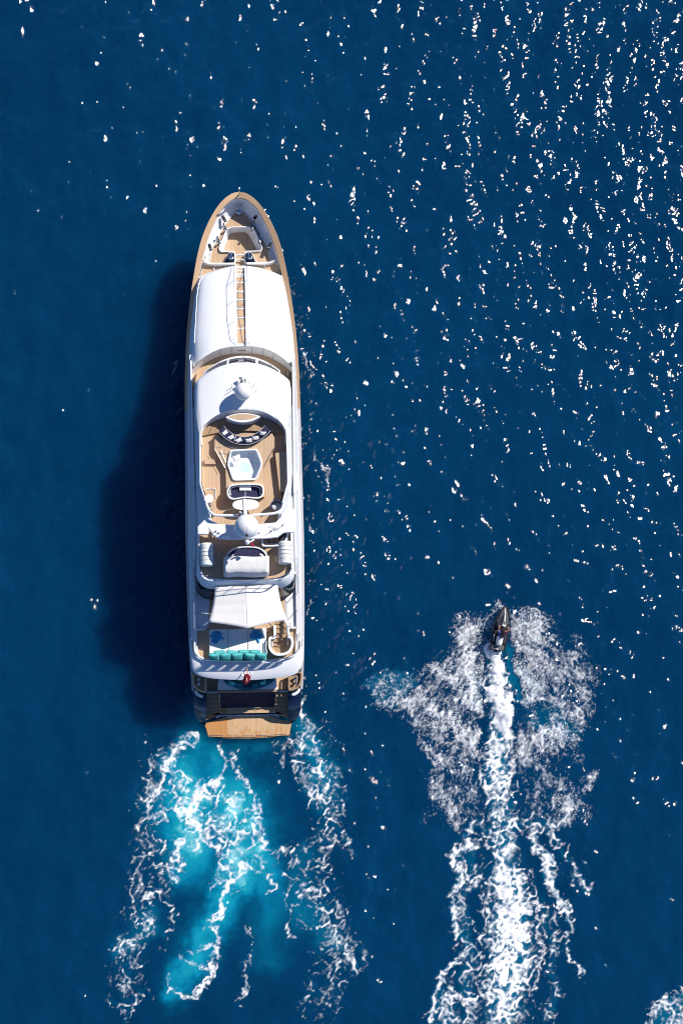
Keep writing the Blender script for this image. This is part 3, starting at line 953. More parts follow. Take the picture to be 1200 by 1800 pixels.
for sgn, ol in ((-1, [(402, 443), (412.5, 444), (412.5, 462), (392.5, 462)]), (1, [(431, 444), (441.5, 443), (450.5, 462), (431, 462)])):
    lk = MB().prism(to3(rounded(ol, 2, 2), ZF + .28), z0=ZF - .02).build('chain_locker', 'white', yacht, bevel=.02)
    cx = sum(q[0] for q in ol) / 4; cy = sum(q[1] for q in ol) / 4
    inn = [(cx + (x - cx) * .9, cy + (y - cy) * .92) for x, y in ol]
    MB().prism(to3(rounded(inn, 2, 2), ZF + .30), depth=.05).build('locker_lid', 'glass', lk)
    c = P(cx, cy + 1, ZF + .30)
    MB().lathe([(.16, 0), (.17, .06), (.10, .09), (.09, .22), (.16, .25), (.15, .29), (.04, .30)], c, 14).build('windlass', 'chrome', lk)
    MB().tube([c + Vector((-.05 * sgn, .1, .12)), c + Vector((-.09 * sgn, .38, .06))], .045, 6).build('anchor_chain', 'steel', lk)
b = MB()
wl = spline([P(357, 452, ZF + .35), P(361, 459, ZF + .34), P(371, 462, ZF + .33), P(395, 462.5, ZF + .33), P(411, 462.5, ZF + .33)], 4)
wr = spline([P(488, 449, ZF + .35), P(484, 457, ZF + .34), P(473, 462, ZF + .33), P(450, 462.5, ZF + .33), P(433, 462.5, ZF + .33)], 4)
for w in (wl, wr):
    b.grid([[q + Vector((0, .05, 0)) for q in w], [q - Vector((0, .05, 0)) for q in w]])
    b.grid([[q + Vector((0, .05, 0)) for q in w], [Vector((q.x, q.y + .05, ZF)) for q in w]])
    b.grid([[q - Vector((0, .05, 0)) for q in w], [Vector((q.x, q.y - .05, ZF)) for q in w]])
b.build('deck_partition', 'white', yacht)
for a, c in (((379, 463), (375, 473)), ((463, 463), (467, 471))):
    MB().tube([P(*a, ZF + .05), P(*c, ZF + .05)], .04, 5).build('deck_seam_trim', 'white', yacht)

# fairleads, bollards, roller and jackstaff on the bow
for cx, cy, rz in ((393.5, 384, -.5), (369, 433.5, -.28), (447.5, 384, .5), (473.5, 433.5, .28)):
    z = 3.72
    c = P(cx, cy, z)
    f = MB().box(c, (.22, .50, .10), -rz * 1.1 if False else rz * -1)
    fo = f.build('fairlead', 'black', yacht, bevel=.04)
    d = Matrix.Rotation(-rz, 3, 'Z')
    for t in (-.13, .13):
        MB().tube([c + d @ Vector((-.09, t, .07)), c + d @ Vector((.09, t, .07))], .028, 6).build('roller', 'chrome', fo)
for cx, cy, rz in ((395.5, 401, -.45), (384, 423.5, -.35), (444, 401.5, .45), (456.5, 424.5, .35)):
    c = P(cx, cy, ZF)
    d = Matrix.Rotation(-rz, 3, 'Z')
    bo = MB().box(c + Vector((0, 0, .03)), (.16, .55, .05), -rz).build('bollard', 'chrome', yacht, bevel=.01)
    for t in (-.17, .17):
        MB().lathe([(.07, 0), (.055, .05), (.05, .24), (.085, .26), (.085, .30), (.03, .32)], c + d @ Vector((0, t, .05)), 10).build('post', 'chrome', bo)
    MB().tube([c + d @ Vector((-.16, -.17, .2)), c + d @ Vector((.16, -.17, .2))], .025, 5).build('crossbar', 'chrome', bo)
c = P(419.5, 373, ZF)
cp = MB().lathe([(.22, 0), (.22, .08), (.14, .12), (.12, .34), (.19, .38), (.19, .46), (.1, .5), (.02, .5)], c, 16).build('capstan', 'chrome', yacht)
MB().box(c + Vector((0, .16, .3)), (.12, .22, .16)).build('capstan_head', 'steel', cp, bevel=.02)
MB().tube([P(420, 365, 3.6), P(420, 348.5, 4.3)], .02, 5).build('bow_seam', 'steel', yacht)
js = MB().tube([P(420, 342.5, 4.38), P(420, 331.5, 5.75)], [.045, .03], 8).build('jackstaff', 'chrome', yacht)
MB().lathe([(.02, -.05), (.06, -.03), (.07, 0), (.05, .05), (.01, .06)], P(420, 331, 5.8), 10).build('truck', 'white', js)
MB().lathe([(.09, 0), (.08, .06), (.05, .1)], P(420.3, 342.5, 4.38), 10).build('foot', 'chrome', js)

# coach roof: one cambered shell with a sunken walkway down the middle
EB_PY = [466, 484, 496, 510, 526, 540, 560, 596, 630, 652, 700]
EB_H = [66, 70.5, 76, 79, 82, 84, 87, 91.5, 93, 93, 93]
def edge_half(py):
    return itp(py, EB_PY, EB_H)
TT = [0, .012, .03, .06, .1, .2, .3, .4, .5, .6, .66, .70, .74, .78, .84, .9, .95, .985, 1.0]
ZT = [3.22, 3.85, 4.15, 4.28, 4.36, 4.48, 4.57, 4.66, 4.75, 4.83, 4.9, 4.98, 5.08, 5.2, 5.4, 5.6, 5.78, 5.87, 5.84]
UU = [1.0, .985, .955, .92, .88, .8, .68, .55, .42, .3, .2]
DROP = [1, .62, .36, .2, .1, .03, 0, 0, 0, 0, 0]
def roof_pt(t, zb, xpx, u, drop):
    f_ = 466.5 + 17.5 * abs(u) ** 2
    bk = 608.5 + 44 * abs(u) ** 2.6
    py = f_ * (1 - t) + bk * t
    return py
b = MB()
rows = []
CH = 7.6
for t, zb in zip(TT, ZT):
    left = []
    py_e = roof_pt(t, zb, 0, 1, 0)
    heE = edge_half(py_e)
    seq = []
    # outer skirt to the cap rail
    zs = sheer(py_e)
    seq.append(Q(inner_half(py_e) + .5, py_e, zs + .04))
    for u, dr in zip(UU, DROP):
        py = roof_pt(t, zb, 0, u, 0)
        zc = zb + .22 * (1 - u * u) * min(1, (zb - 3.2))
        ze = zs + .10 + .18 * max(0, zb - zs)
        z = zc * (1 - dr) + min(zc, ze) * dr
        seq.append(Q(edge_half(py) * u, py, z))
    py = roof_pt(t, zb, 0, .08, 0)
    zc = zb + .22 * min(1, (zb - 3.2))
    seq.append(Q(CH, py, zc))
    seq.append(Q(CH - .25, py, zc - (.2 if t > .012 else .0)))
    rows.append([Vector((-q.x, q.y, q.z)) for q in seq] + seq[::-1])
b.grid(rows)
b.build('coach_roof', 'white', yacht, angle=55)
def roof_z(py):
    t = (py - 466.6) / 142.0
    zb = itp(t, TT, ZT)
    return zb + .22 * min(1, zb - 3.2) - .2
trd = [(471, 480), (486.5, 494.5), (498, 510), (513.5, 524.5), (528.5, 540.5), (544, 556), (560, 575.5), (578.5, 603), (612, 617)]
for a, c in trd:
    za_, zc_ = roof_z(min(a, 606)) + .03, roof_z(min(c, 606)) + .03
    if a > 608:
        za_ = zc_ = 5.35
    w = 7.0
    q = [Q(-w, a, za_), Q(w, a, za_), Q(w, c, zc_), Q(-w, c, zc_)]
    MB().prism(q, depth=.06).build('walkway_tread', 'teak', yacht)
for y_ in (483, 496.2, 511.8, 526.5, 542.2, 558, 577):
    z = roof_z(y_) + .06
    MB().prism([Q(-7, y_ - 1.2, z), Q(7, y_ - 1.2, z), Q(7, y_ + 1.2, z), Q(-7, y_ + 1.2, z)], depth=.1).build('step_nosing', 'white', yacht)
# handrails along the walkway and grab rails at the roof edges
for sx in (-11.8, 11.6):
    ys = [464, 487, 522, 559, 590]
    tops = [Q(sx, y_, roof_z(max(y_, 470)) + .22 + h_) for y_, h_ in zip(ys, (.25, .62, .62, .62, .5))]
    end = Q(sx + 1, 605, roof_z(604) + .25)
    hr = MB().tube(tops + [end], .018, 5).build('handrail', 'steel', yacht)
    for y_, tp in zip(ys, tops):
        MB().tube([tp, Vector((tp.x, tp.y, roof_z(max(y_, 470)) + .18))], .018, 5).build('stanchion', 'steel', hr)
for pts in ([(357, 485), (351, 494), (347, 513), (344.5, 548), (341.5, 601)], [(485, 484.5), (492, 494), (497.5, 515), (503, 560), (508, 600)]):
    pp = []
    for x, y_ in pts:
        t = (y_ - 480) / 160
        z = itp(y_, [484, 500, 560, 600], [4.0, 4.15, 4.55, 4.85]) + .12
        pp.append(P(x, y_, z))
    gr = MB().tube(spline(pp, 4), .013, 5).build('grab_rail', 'steel', yacht)
    for q in pp:
        MB().tube([q, q - Vector((0, 0, .2))], .016, 5).build('stanchion', 'steel', gr)

# upper deck plating, covered bridge walk and its curved wall
dl = [(p, itp(p, [640, 1000, 1120, 1150, 1158], [92, 91, 91, 88, 84])) for p in (622, 700, 800, 900, 1000, 1060, 1120, 1150, 1158)]
ol = [Q(h_, p, ZU) for p, h_ in dl]
sheet([[Vector((-q.x, q.y, q.z)) for q in ol] + ol[::-1]], 'upper_deck', 'white', yacht)
us = np.linspace(-1, 1, 41)
bw_t = [Q(edge_half(608.5 + 44 * abs(u) ** 2.6) * u * .985, 608.5 + 44 * abs(u) ** 2.6, 5.86) for u in us if True]
bw_b = [Q(edge_half(608.5 + 44 * abs(u) ** 2.6) * u * .93, 621 + 36 * abs(u) ** 2.6, ZU + .01) for u in us]
MB().grid([bw_t, bw_b]).build('bridge_wall', 'white', yacht, angle=60)
for u in (-.42, -.2, .2, .42, .62):
    a = Q(edge_half(608.5 + 44 * abs(u) ** 2.6) * u * .985, 608.5 + 44 * abs(u) ** 2.6, 5.86)
    c = Q(edge_half(608.5 + 44 * abs(u) ** 2.6) * u * .93, 621 + 36 * abs(u) ** 2.6, ZU + .01)
    MB().tube([a + Vector((0, -.03, 0)), c + Vector((0, -.03, 0))], .012, 4).build('wall_seam', 'grey', yacht)
wk = [Q(86.5 * u, 619.5 + 37 * abs(u) ** 2.6, ZU + .008) for u in us]
sheet([wk + [Q(86.5, 705, ZU + .008), Q(-86.5, 705, ZU + .008)]], 'bridge_walk', 'teak', yacht)

# upper bulwark along both sides, outside the narrow side decks
for sgn, nm in ((-1, 'port'), (1, 'starboard')):
    rows = []
    for py in [632, 645, 660, 690, 740, 800, 870, 940, 1000, 1018, 1035, 1060, 1100, 1125, 1140, 1150]:
        zt = itp(py, [632, 660, 1000, 1035, 1125, 1150], [5.9, 5.85, 5.7, 5.12, 5.12, 5.15])
        hb = itp(py, [632, 700, 900, 1100, 1150], [93, 93, 92.5, 93, 90.5])
        A_ = Q(inner_half(py) + .5, py, sheer(py) + .03)
        B_ = Q(hb, py, 4.8)
        C_ = Q(hb - 2.2, py, zt)
        D_ = Q(hb - 5.0, py, zt)
        E_ = Vector((D_.x, D_.y, ZU - .02))
        rows.append([Vector((sgn * q.x, q.y, q.z)) for q in (A_, B_, C_, D_, E_)])
    MB().grid(rows).build('side_bulwark', 'white', yacht, angle=30)

for sgn in (-1, 1):
    rows = []
    for py in (715, 760, 850, 940, 1010):
        rows.append([Vector((sgn * q.x, q.y, q.z)) for q in (Q(itp(py, [715, 850, 1010], [80, 80, 82]), py, 5.62), Q(89.2, py, 5.58))])
    MB().grid(rows).build('side_deck', 'white', yacht)

# wheelhouse front with three raked windows
def sill(u): return Q(66 * u, 628.5 + 25 * u * u, 6.55)
def head(u): return Q(71 * u, 640 + 27 * u * u, 7.98)
us2 = np.linspace(-1, 1, 33)
s_ = [sill(u) for u in us2]
ledge = [Q(67 * u, 625.5 + 27 * u * u, 6.45) for u in us2]
h_ = [head(u) for u in us2]
base_ = [Vector((q.x, q.y, ZU)) for q in ledge]
wf = MB().grid([base_, ledge, s_, h_]).build('wheelhouse_front', 'white', yacht, angle=30)
for u0, u1 in ((-.915, -.39), (-.325, .35), (.425, .955)):
    g = []
    for v in (.10, .5, .97):
        g.append([sill(u).lerp(head(u), v) + Vector((0, .035, .02)) for u in np.linspace(u0, u1, 9)])
    wdw = MB().grid(g).build('windscreen_pane', 'glass', wf)
    um = u0 * .45 + u1 * .55
    MB().tube([sill(um) + Vector((0, .10, .0)), sill(um + .12).lerp(head(um + .12), .55) + Vector((0, .08, .05))], .014, 4).build('wiper', 'grey', wdw)

# wheelhouse roof
def roof_half(py):
    return itp(py, [630, 668, 700, 735, 757, 800], [83, 83, 83.5, 82, 79, 78])
us3 = [math.copysign(abs(u) ** .8, u) for u in np.linspace(-1, 1, 37)]
tt = [0, .012, .04, .1, .25, .45, .65, .85, .96, 1.0]
rows = []
for t in tt:
    r = []
    for u in us3:
        f_ = 637 + 33 * abs(u) ** 2.2
        bk = 719.5 + 38 * abs(u) ** 2.6
        py = f_ * (1 - t) + bk * t
        hf = 83 * (1 - t) + 78 * t + 3.0 * math.sin(math.pi * t)
        z = 7.9 + .36 * (1 - abs(u) ** 2.4) * (1 - .5 * t) + .28 * t
        z -= .26 * max(0, 1 - t / .03) + .06 * max(0, (t - .9) / .1)
        z -= .3 * max(0, (abs(u) - .93) / .07) ** 2 * (1 - t * .8)
        r.append(Q(hf * u, py, z))
    rows.append(r)
MB().grid(rows).build('wheelhouse_roof', 'white', yacht, angle=50)

# flybridge: coaming, sides and teak floor
I_PY = [719.5, 722, 727, 735, 745, 757, 780, 845, 851, 870, 892, 902, 910, 918, 926, 934, 990, 1000, 1008, 1014, 1017.5]
I_H = [0, 28, 45, 58, 67.5, 74.5, 75.2, 75.5, 75, 69.5, 63.5, 59.5, 58, 62, 72, 79.5, 80.5, 79, 75, 68, 58]
def in_half(py):
    return itp(py, I_PY, I_H)
fl = [(0, 727)] + [(h_ - 1.5, p + 6 * max(0, 1 - (p - 719) / 60)) for h_, p in zip(I_H[1:], I_PY[1:])]
f3 = [Q(h_, p, ZFL) for h_, p in fl]
sheet([flip(f3) + f3 + [Q(-57 + 57, 1018, ZFL)]], 'flybridge_deck', 'teak', yacht)
# raked inside wall at the front of the well
front_i = [(h_, p) for h_, p in zip(I_H[:7], I_PY[:7])]
ft = spline([Q(h_, p, 8.24) for h_, p in front_i], 4)
fb_ = spline([Q(h_ * .955, p + 13.5 - 11 * (h_ / 75.2) ** 3, ZFL) for h_, p in front_i], 4)
MB().grid([flip(ft) + ft, flip(fb_) + fb_]).build('well_front_wall', 'white', yacht, angle=60)
for sgn in (-1, 1):
    rows = []
    for py in [745, 757, 775, 800, 830, 845, 851, 860, 870, 881, 892, 902, 910, 918, 926, 934, 950, 975, 990, 1000, 1008]:
        ih = in_half(py)
        zt = itp(py, [757, 850, 905, 935, 1008], [8.24, 8.2, 8.15, 7.75, 7.7])
        bh = itp(py, [745, 900, 1000, 1008], [87, 86.5, 86.5, 84])
        bh = max(bh, ih + 3.5)
        I0 = Q(ih, py, ZFL - .02); I1 = Q(ih, py, zt - .04); I2 = Q(ih + .9, py, zt); I3 = Q(ih + 2.6, py, zt - .02); I4 = Q(ih + 3.6, py, zt - .16)
        mid_ = Q(ih * .45 + bh * .55 + 1, py, zt - 1.5)
        B0 = Q(bh, py, ZU - .02)
        I0 = Vector((I1.x, I1.y, ZFL - .02))
        rows.append([Vector((sgn * q.x, q.y, q.z)) for q in (I0, I1, I2, I3, I4, mid_, B0)])
    MB().grid(rows).build('flybridge_coaming', 'white', yacht, angle=40)
    # skirt of the wheelhouse below the roof edge
    rows = []
    for py in [655, 668, 690, 715, 735, 748, 757]:
        hf = itp(py, [655, 668, 700, 735, 757], [79, 82.3, 84.2, 82, 78.3])
        T_ = Q(hf, py, itp(py, [655, 700, 757], [7.62, 7.75, 8.1])); B0 = Q(itp(py, [655, 690], [80, 86.5]), py, ZU - .02)
        rows.append([Vector((sgn * q.x, q.y, q.z)) for q in (T_, B0)])
    MB().grid(rows).build('wheelhouse_side', 'white', yacht)
    # small air scoop on the side
    cx, cy = (337.5, 834) if sgn < 0 else (519, 848)
    c = P(cx, cy, 6.3)
    rows = []
    for a in np.linspace(-1, 1, 9):
        w = math.sqrt(max(0, 1 - a * a))
        rows.append([c + Vector((-sgn * .15, a * .72, -.02)), c + Vector((sgn * .26 * w, a * .72, .10)), c + Vector((sgn * .24 * w, a * .72, -.25))])
    MB().grid(rows).build('air_scoop', 'white', yacht)

# curved step and helm counter at the front of the well
st_o = [Q(73 * u, 757 + 8 * abs(u) ** 2, ZFL + .16) for u in us2]
st_i = [Q(73 * u, 733 + 24 * abs(u) ** 2.4, ZFL + .16) for u in us2]
b = MB().prism(st_i + st_o[::-1], depth=.16)
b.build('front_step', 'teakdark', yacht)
for u in (-.78, .52):
    MB().tube([Q(73 * u, 745 + 8 * abs(u), ZFL + .17), Q(73 * (u - .06), 757 + 8 * u * u, ZFL + .17)], .012, 4).build('step_seam', 'black', yacht)
ctr = [Q(30 * u, 742.5 - 9 * u * u, 8.2) for u in us2]
ctf = [Q(30 * u, 726 + 6 * u * u, 8.2) for u in us2]
hc = MB().prism(ctf + ctr[::-1], depth=.85).build('helm_counter', 'white', yacht, bevel=.02)
ctr = [Q(26 * u, 738 - 6 * u * u, 8.215) for u in us2]
ctf = [Q(26 * u, 727.5 + 4.5 * u * u, 8.215) for u in us2]
MB().prism(ctf + ctr[::-1], depth=.03).build('counter_top', 'teak', hc)

# ---------------------------------------------------------------- flybridge furniture
def circle3(px, py, z, r, n=24, sx=1, sy=1):
    c = P(px, py, z)
    return [c + Vector((r * sx * math.cos(2 * math.pi * i / n), r * sy * math.sin(2 * math.pi * i / n), 0)) for i in range(n)]

ZI = ZFL + .42      # raised teak island round the hot tub
isl = [(381, 764), (377, 770), (376.5, 787), (396, 822), (397, 850), (396, 876), (464, 874), (463, 822), (482, 786), (482, 770), (477, 762), (468, 770), (450, 778), (430, 781), (410, 778), (392, 770)]
HEX = [(404, 790), (451.5, 789), (461.5, 815), (450.5, 844), (409, 844.5), (398.5, 815)]
hex_o = rounded(HEX, 5, 4)
b = MB()
top = to3(isl, ZI)
b.grid([top, [Vector((q.x, q.y, ZFL)) for q in top]], close=True)
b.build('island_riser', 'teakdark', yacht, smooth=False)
cxh, cyh = 430, 816.5
hole_ = [(cxh + (x - cxh) * .93, cyh + (y - cyh) * .93) for x, y in hex_o]
sheet([top, to3(hole_, ZI)], 'island_deck', 'teak', yacht)
# hot tub
def hx(f, z, dx=0, dy=0):
    return to3([(cxh + (x - cxh) * f + dx, cyh + (y - cyh) * f + dy) for x, y in hex_o], z)
tub = MB().grid([hx(1.0, ZI + .02), hx(1.0, ZI + .13), hx(.985, ZI + .15), hx(.92, ZI + .15), hx(.90, ZI + .12), hx(.87, ZI - .36), hx(.70, ZI - .40)], close=True).build('hot_tub', 'tub', yacht, bevel=0, angle=50)
MB().grid([hx(.71, ZI - .395), hx(.50, ZI - .41), [P(430 + (q[0] - 430), q[1], ZI - .31) for q in [(430 + 11 * math.cos(a), 823 - 11 * math.sin(a)) for a in [2 * math.pi * i / len(hex_o) for i in range(len(hex_o))]]]][:2], close=True).build('tub_seat', 'tub', tub)
sheet([hx(.50, ZI - .412)[::1], circle3(430, 823, ZI - .412, .40, 28)], 'tub_bench', 'tub', tub)
c = P(430, 823, ZI - .412)
MB().lathe([(.40, 0), (.375, -.25), (.36, -.28), (.02, -.29)], c, 28).build('footwell', 'tubwater', tub)
MB().lathe([(.045, 0), (.04, .015), (.01, .016)], c + Vector((0, 0, -.285)), 10).build('drain', 'steel', tub)
for x, y in ((411, 796), (445, 797), (453, 815), (405, 820), (436, 797.5)):
    MB().lathe([(.03, 0), (.025, .015), (.005, .016)], P(x, y, ZI - .25), 8).build('jet_nozzle', 'chrome', tub)
# rails at the steps on both sides of the island
for pts in ([(378, 789), (381, 786), (400, 785), (412, 788), (420, 789), (422, 785)], [(377, 788), (395, 821.5)], [(388, 791), (397, 812)], [(482, 787), (464, 819)]):
    zz = ZI + .45 if len(pts) > 2 else ZI + .1
    MB().tube(spline([P(x, y, zz) for x, y in pts], 4), .013, 5).build('island_rail', 'steel', yacht)
MB().prism(to3([(380, 788), (389, 788), (399, 812), (396, 821)], ZFL + .2), z0=ZFL).build('island_step', 'grey', yacht)
MB().prism(to3([(359, 806), (376, 806), (380, 814.5), (359, 814)], ZFL + .2), z0=ZFL).build('low_step', 'teak', yacht)

# curved navy sofa
def sofa_pt(u, r_):
    # u -1..1 along the arc, r_ 0 front (forward) .. 1 back (aft)
    ang_ = u * .86
    R0 = 52 + 13.5 * r_
    return 429 + R0 * math.sin(ang_) * .92, 768 - 52 + R0 * math.cos(ang_) + 0.5 * u * u - 2 * abs(u)
us4 = np.linspace(-1, 1, 25)
fr = [P(*sofa_pt(u, 0), ZI + .12) for u in us4]; bk = [P(*sofa_pt(u, .80), ZI + .12) for u in us4]
so = MB().prism(fr + bk[::-1], z0=ZFL).build('curved_sofa', 'navyfab', yacht, bevel=.03)
b0 = [P(*sofa_pt(u, .78), ZI + .42) for u in us4]; b1 = [P(*sofa_pt(u, 1.0), ZI + .38) for u in us4]
MB().prism(b0 + b1[::-1], z0=ZFL).build('backrest', 'navyfab', so, bevel=.05)
MB().tube([P(*sofa_pt(u, 1.03), ZI + .36) for u in us4], .012, 5).build('piping', 'whitefab', so)
MB().tube([P(*sofa_pt(u, -.02), ZI + .12) for u in us4], .01, 5).build('piping', 'whitefab', so)
for u in (-.36, .33):
    MB().tube([P(*sofa_pt(u, 0), ZI + .13), P(*sofa_pt(u, .78), ZI + .13)], .02, 5).build('piping', 'whitefab', so)

def pillow_mesh(w, d, t, n=9):
    b_ = MB()
    for sg in (1, -1):
        rows = []
        for i in range(n):
            r = []
            for j in range(n):
                a, c_ = -1 + 2 * i / (n - 1), -1 + 2 * j / (n - 1)
                e = (1 - a ** 4) * (1 - c_ ** 4)
                pin = 1 - .12 * (1 - abs(a * c_)) * max(abs(a), abs(c_)) ** 3
                r.append((a * w / 2 * pin, c_ * d / 2 * pin, sg * t / 2 * max(0, e) ** .5))
            rows.append(r)
        b_.grid(rows)
    return b_
pw = pillow_mesh(.44, .26, .13)
first = None
names = ['white scatter pillow at the left end of the curved navy sofa', 'white scatter pillow second from the left end of the curved navy sofa',
         'white scatter pillow third from the left end of the curved navy sofa', 'white scatter pillow third from the right end of the curved navy sofa',
         'white scatter pillow second from the right end of the curved navy sofa', 'white scatter pillow at the right end of the curved navy sofa']
for i, u in enumerate((-.80, -.52, -.22, .16, .43, .74)):
    if first is None:
        o = first = pw.build('pillow', 'whitefab')
    else:
        o = first.copy(); col.objects.link(o)
    x, y = sofa_pt(u, .55)
    stand(o, P(x, y, ZI + .27))
    o.rotation_euler = (math.radians(28), 0, YAW - u * .5 + .35 + random.uniform(-.2, .2))
    tag(o, names[i], 'pillow', 'white pillows on the curved sofa')

# small pillow on the tub rim, sofa behind the tub
o = pillow_mesh(.52, .38, .16).build('headrest_pillow', 'whitefab')
stand(o, P(415.5, 805, ZI + .14)); o.rotation_euler = (.15, .1, .35)
tag(o, 'white headrest pillow on the forward left corner of the hot tub', 'pillow')
sf = [(402, 853), (416, 850), (446, 850), (460, 853), (463.5, 862), (461, 873), (452, 877), (430, 875), (410, 878), (401, 874), (398, 863)]
sf = [(q.x, q.y) for q in spline([(*q, 0) for q in sf] + [(*sf[0], 0)], 3)[:-1]]
sofa2 = MB()
def sc2(f, fy=None):
    return [(430.5 + (x - 430.5) * f, 864 + (y - 864) * (fy or f)) for x, y in sf]
sofa2.grid([to3(sc2(1), ZFL + .0), to3(sc2(1), ZFL + .78), to3(sc2(.985, .97), ZFL + .82), to3(sc2(.93, .84), ZFL + .82), to3(sc2(.91, .80), ZFL + .78), to3(sc2(.91, .80), ZFL + .3)], close=True)
sofa2 = sofa2.build('cockpit_sofa', 'whitefab', yacht, angle=40)
sheet([to3(sc2(.92, .82), ZFL + .46)], 'seat_cushion', 'navyfab', sofa2)
MB().tube(spline([P(x, y, ZFL + .5) for x, y in ((404.5, 870), (404, 860), (411, 855.5), (430, 854.5), (450, 855.5), (457, 860), (456.5, 870))], 4), .03, 5).build('piping', 'whitefab', sofa2)
MB().tube([P(430.5, 864, ZFL + .475), P(430.5, 873, ZFL + .475)], .02, 5).build('piping', 'whitefab', sofa2)
b = MB()
for k_, (dz, dy) in enumerate(((0, 0), (.05, .02))):
    b.box((0, dy, .03 + dz), (.76, .36 - .03 * k_, .05))
o = b.build('folded_towel', 'whitefab', bevel=.02)
stand(o, P(430.5, 858.5, ZFL + .49))
tag(o, 'folded white towel lying on the navy seat behind the hot tub', 'towel')

# oval table
tb = thing('oval_table', P(431.5, 891, ZFL), 'white oval table on the teak flybridge in front of the large dome', 'table')
ez = .74
oval = [Vector((.87 * math.copysign(abs(math.cos(a)) ** .8, math.cos(a)), .35 * math.copysign(abs(math.sin(a)) ** .9, math.sin(a)), ez)) for a in [2 * math.pi * i / 40 for i in range(40)]]
MB().prism(oval, depth=.05).build('tabletop', 'white', tb, bevel=.015)
for x in (-.4, .4):
    MB().lathe([(.16, 0), (.15, .03), (.05, .05), (.05, .68), (.12, ez - .045)], (x, 0, 0), 14).build('pedestal', 'chrome', tb)

# bar cabinet to left, stool, lounge chair, bench to right
bar = MB().prism(to3(rounded([(359, 859), (365, 857), (376, 857), (378.5, 860), (378.5, 903), (372, 904), (364, 888)], 2, 3), ZFL + .5), z0=ZFL).build('bar_cabinet', 'teak', yacht, bevel=.015)
MB().tube(spline([P(x, y, ZFL + .53) for x, y in ((360, 859.5), (366, 857.5), (375, 857.7), (378, 861), (378.3, 875))], 3), .03, 5).build('edge_trim', 'whitefab', bar)
MB().box(P(368.5, 888, ZFL + .53), (.16, .16, .06), .3).build('sink', 'steel', bar)
MB().box(P(370, 896, ZFL + .55), (.09, .14, .1), -.3).build('tap', 'chrome', bar)
st = thing('stool', P(367.5, 876.5, ZFL + .5), 'small white round-backed seat on the left bar cabinet', 'stool')
MB().lathe([(.20, 0), (.25, .05), (.27, .16), (.24, .21), (.05, .22)], (0, 0, 0), 18, sx=1.0, sy=1.05).build('cushion', 'whitefab', st)
MB().lathe([(.10, -.02), (.10, .02)], (0, 0, 0), 12).build('base', 'steel', st)
rows = []
for a in np.linspace(2.6, 4.6, 9):
    d = Vector((math.cos(a), math.sin(a), 0))
    rows.append([d * .25 + Vector((0, 0, .12)), d * .27 + Vector((0, 0, .42)), d * .33 + Vector((0, 0, .42)), d * .31 + Vector((0, 0, .12))])
MB().grid(rows).build('backrest', 'whitefab', st)
ch = thing('tub_chair', P(485, 893, ZFL), 'low rounded grey chair standing in shade at the right side of the flybridge', 'chair')
arc = [2 * math.pi * i / 24 for i in range(24)]
MB().prism([Vector((.33 * math.cos(a), .25 * math.sin(a), .42)) for a in arc], depth=.34).build('seat', 'canvasgrey', ch, bevel=.05)
rows = []
for a in np.linspace(-.5, math.pi + .5, 15):
    d = Vector((math.cos(a) * 1.12, math.sin(a) * .95, 0))
    rows.append([d * .31 + Vector((0, 0, .2)), d * .31 + Vector((0, 0, .7)), d * .37 + Vector((0, 0, .7)), d * .37 + Vector((0, 0, .2))])
MB().grid(rows).build('backrest', 'chrome', ch)
for x, y in ((-.2, -.15), (.2, -.15), (-.2, .15), (.2, .15)):
    MB().tube([(x, y, 0), (x, y, .2)], .02, 6).build('leg', 'chrome', ch)
MB().prism(to3([(484, 797), (503, 795), (503, 862), (491, 868), (483, 800)], ZFL + .4), z0=ZFL).build('side_bench', 'teak', yacht, bevel=.02)

# ---------------------------------------------------------------- radar arch, domes and aerials
b = MB()
b.tube(spline([P(362, 884, 8.2), P(367, 896, 8.75), P(376, 904, 9.0), P(395, 905.5, 9.05), P(418, 906, 9.05)], 5), .085, 8)
b.tube(spline([P(499, 884, 8.2), P(495, 896, 8.75), P(484, 902.5, 9.0), P(465, 904.5, 9.05), P(442, 905.5, 9.05)], 5), .085, 8)
arch = b.build('radar_arch', 'white', yacht)
pl = [(365, 908), (372, 914), (385, 920.5), (430, 923), (484, 919), (493, 909), (498, 899), (503, 892), (517, 896), (518, 937), (503, 937), (497, 938), (488, 945), (470, 947), (440, 947.5), (400, 947.5), (384, 946), (374, 940), (366.5, 928), (366, 938), (346.5, 938), (346.5, 924), (359, 912)]
MB().prism(to3(pl, 8.55), depth=.28).build('arch_platform', 'white', arch, bevel=.05)
for x0_, x1_ in ((374, 394), (470, 490)):
    MB().tube([P(x0_, 932 if x0_ < 400 else 925, 8.62), P(x1_, 940 if x0_ < 400 else 931, 8.62)], .012, 4).build('platform_seam', 'grey', arch)
for sgn, (ax, ay) in ((-1, (352, 925)), (1, (513, 925))):
    MB().tube([P(ax, ay, 8.5), P(ax, ay + 4, ZFL)], .12, 8).build('arch_leg', 'white', arch)
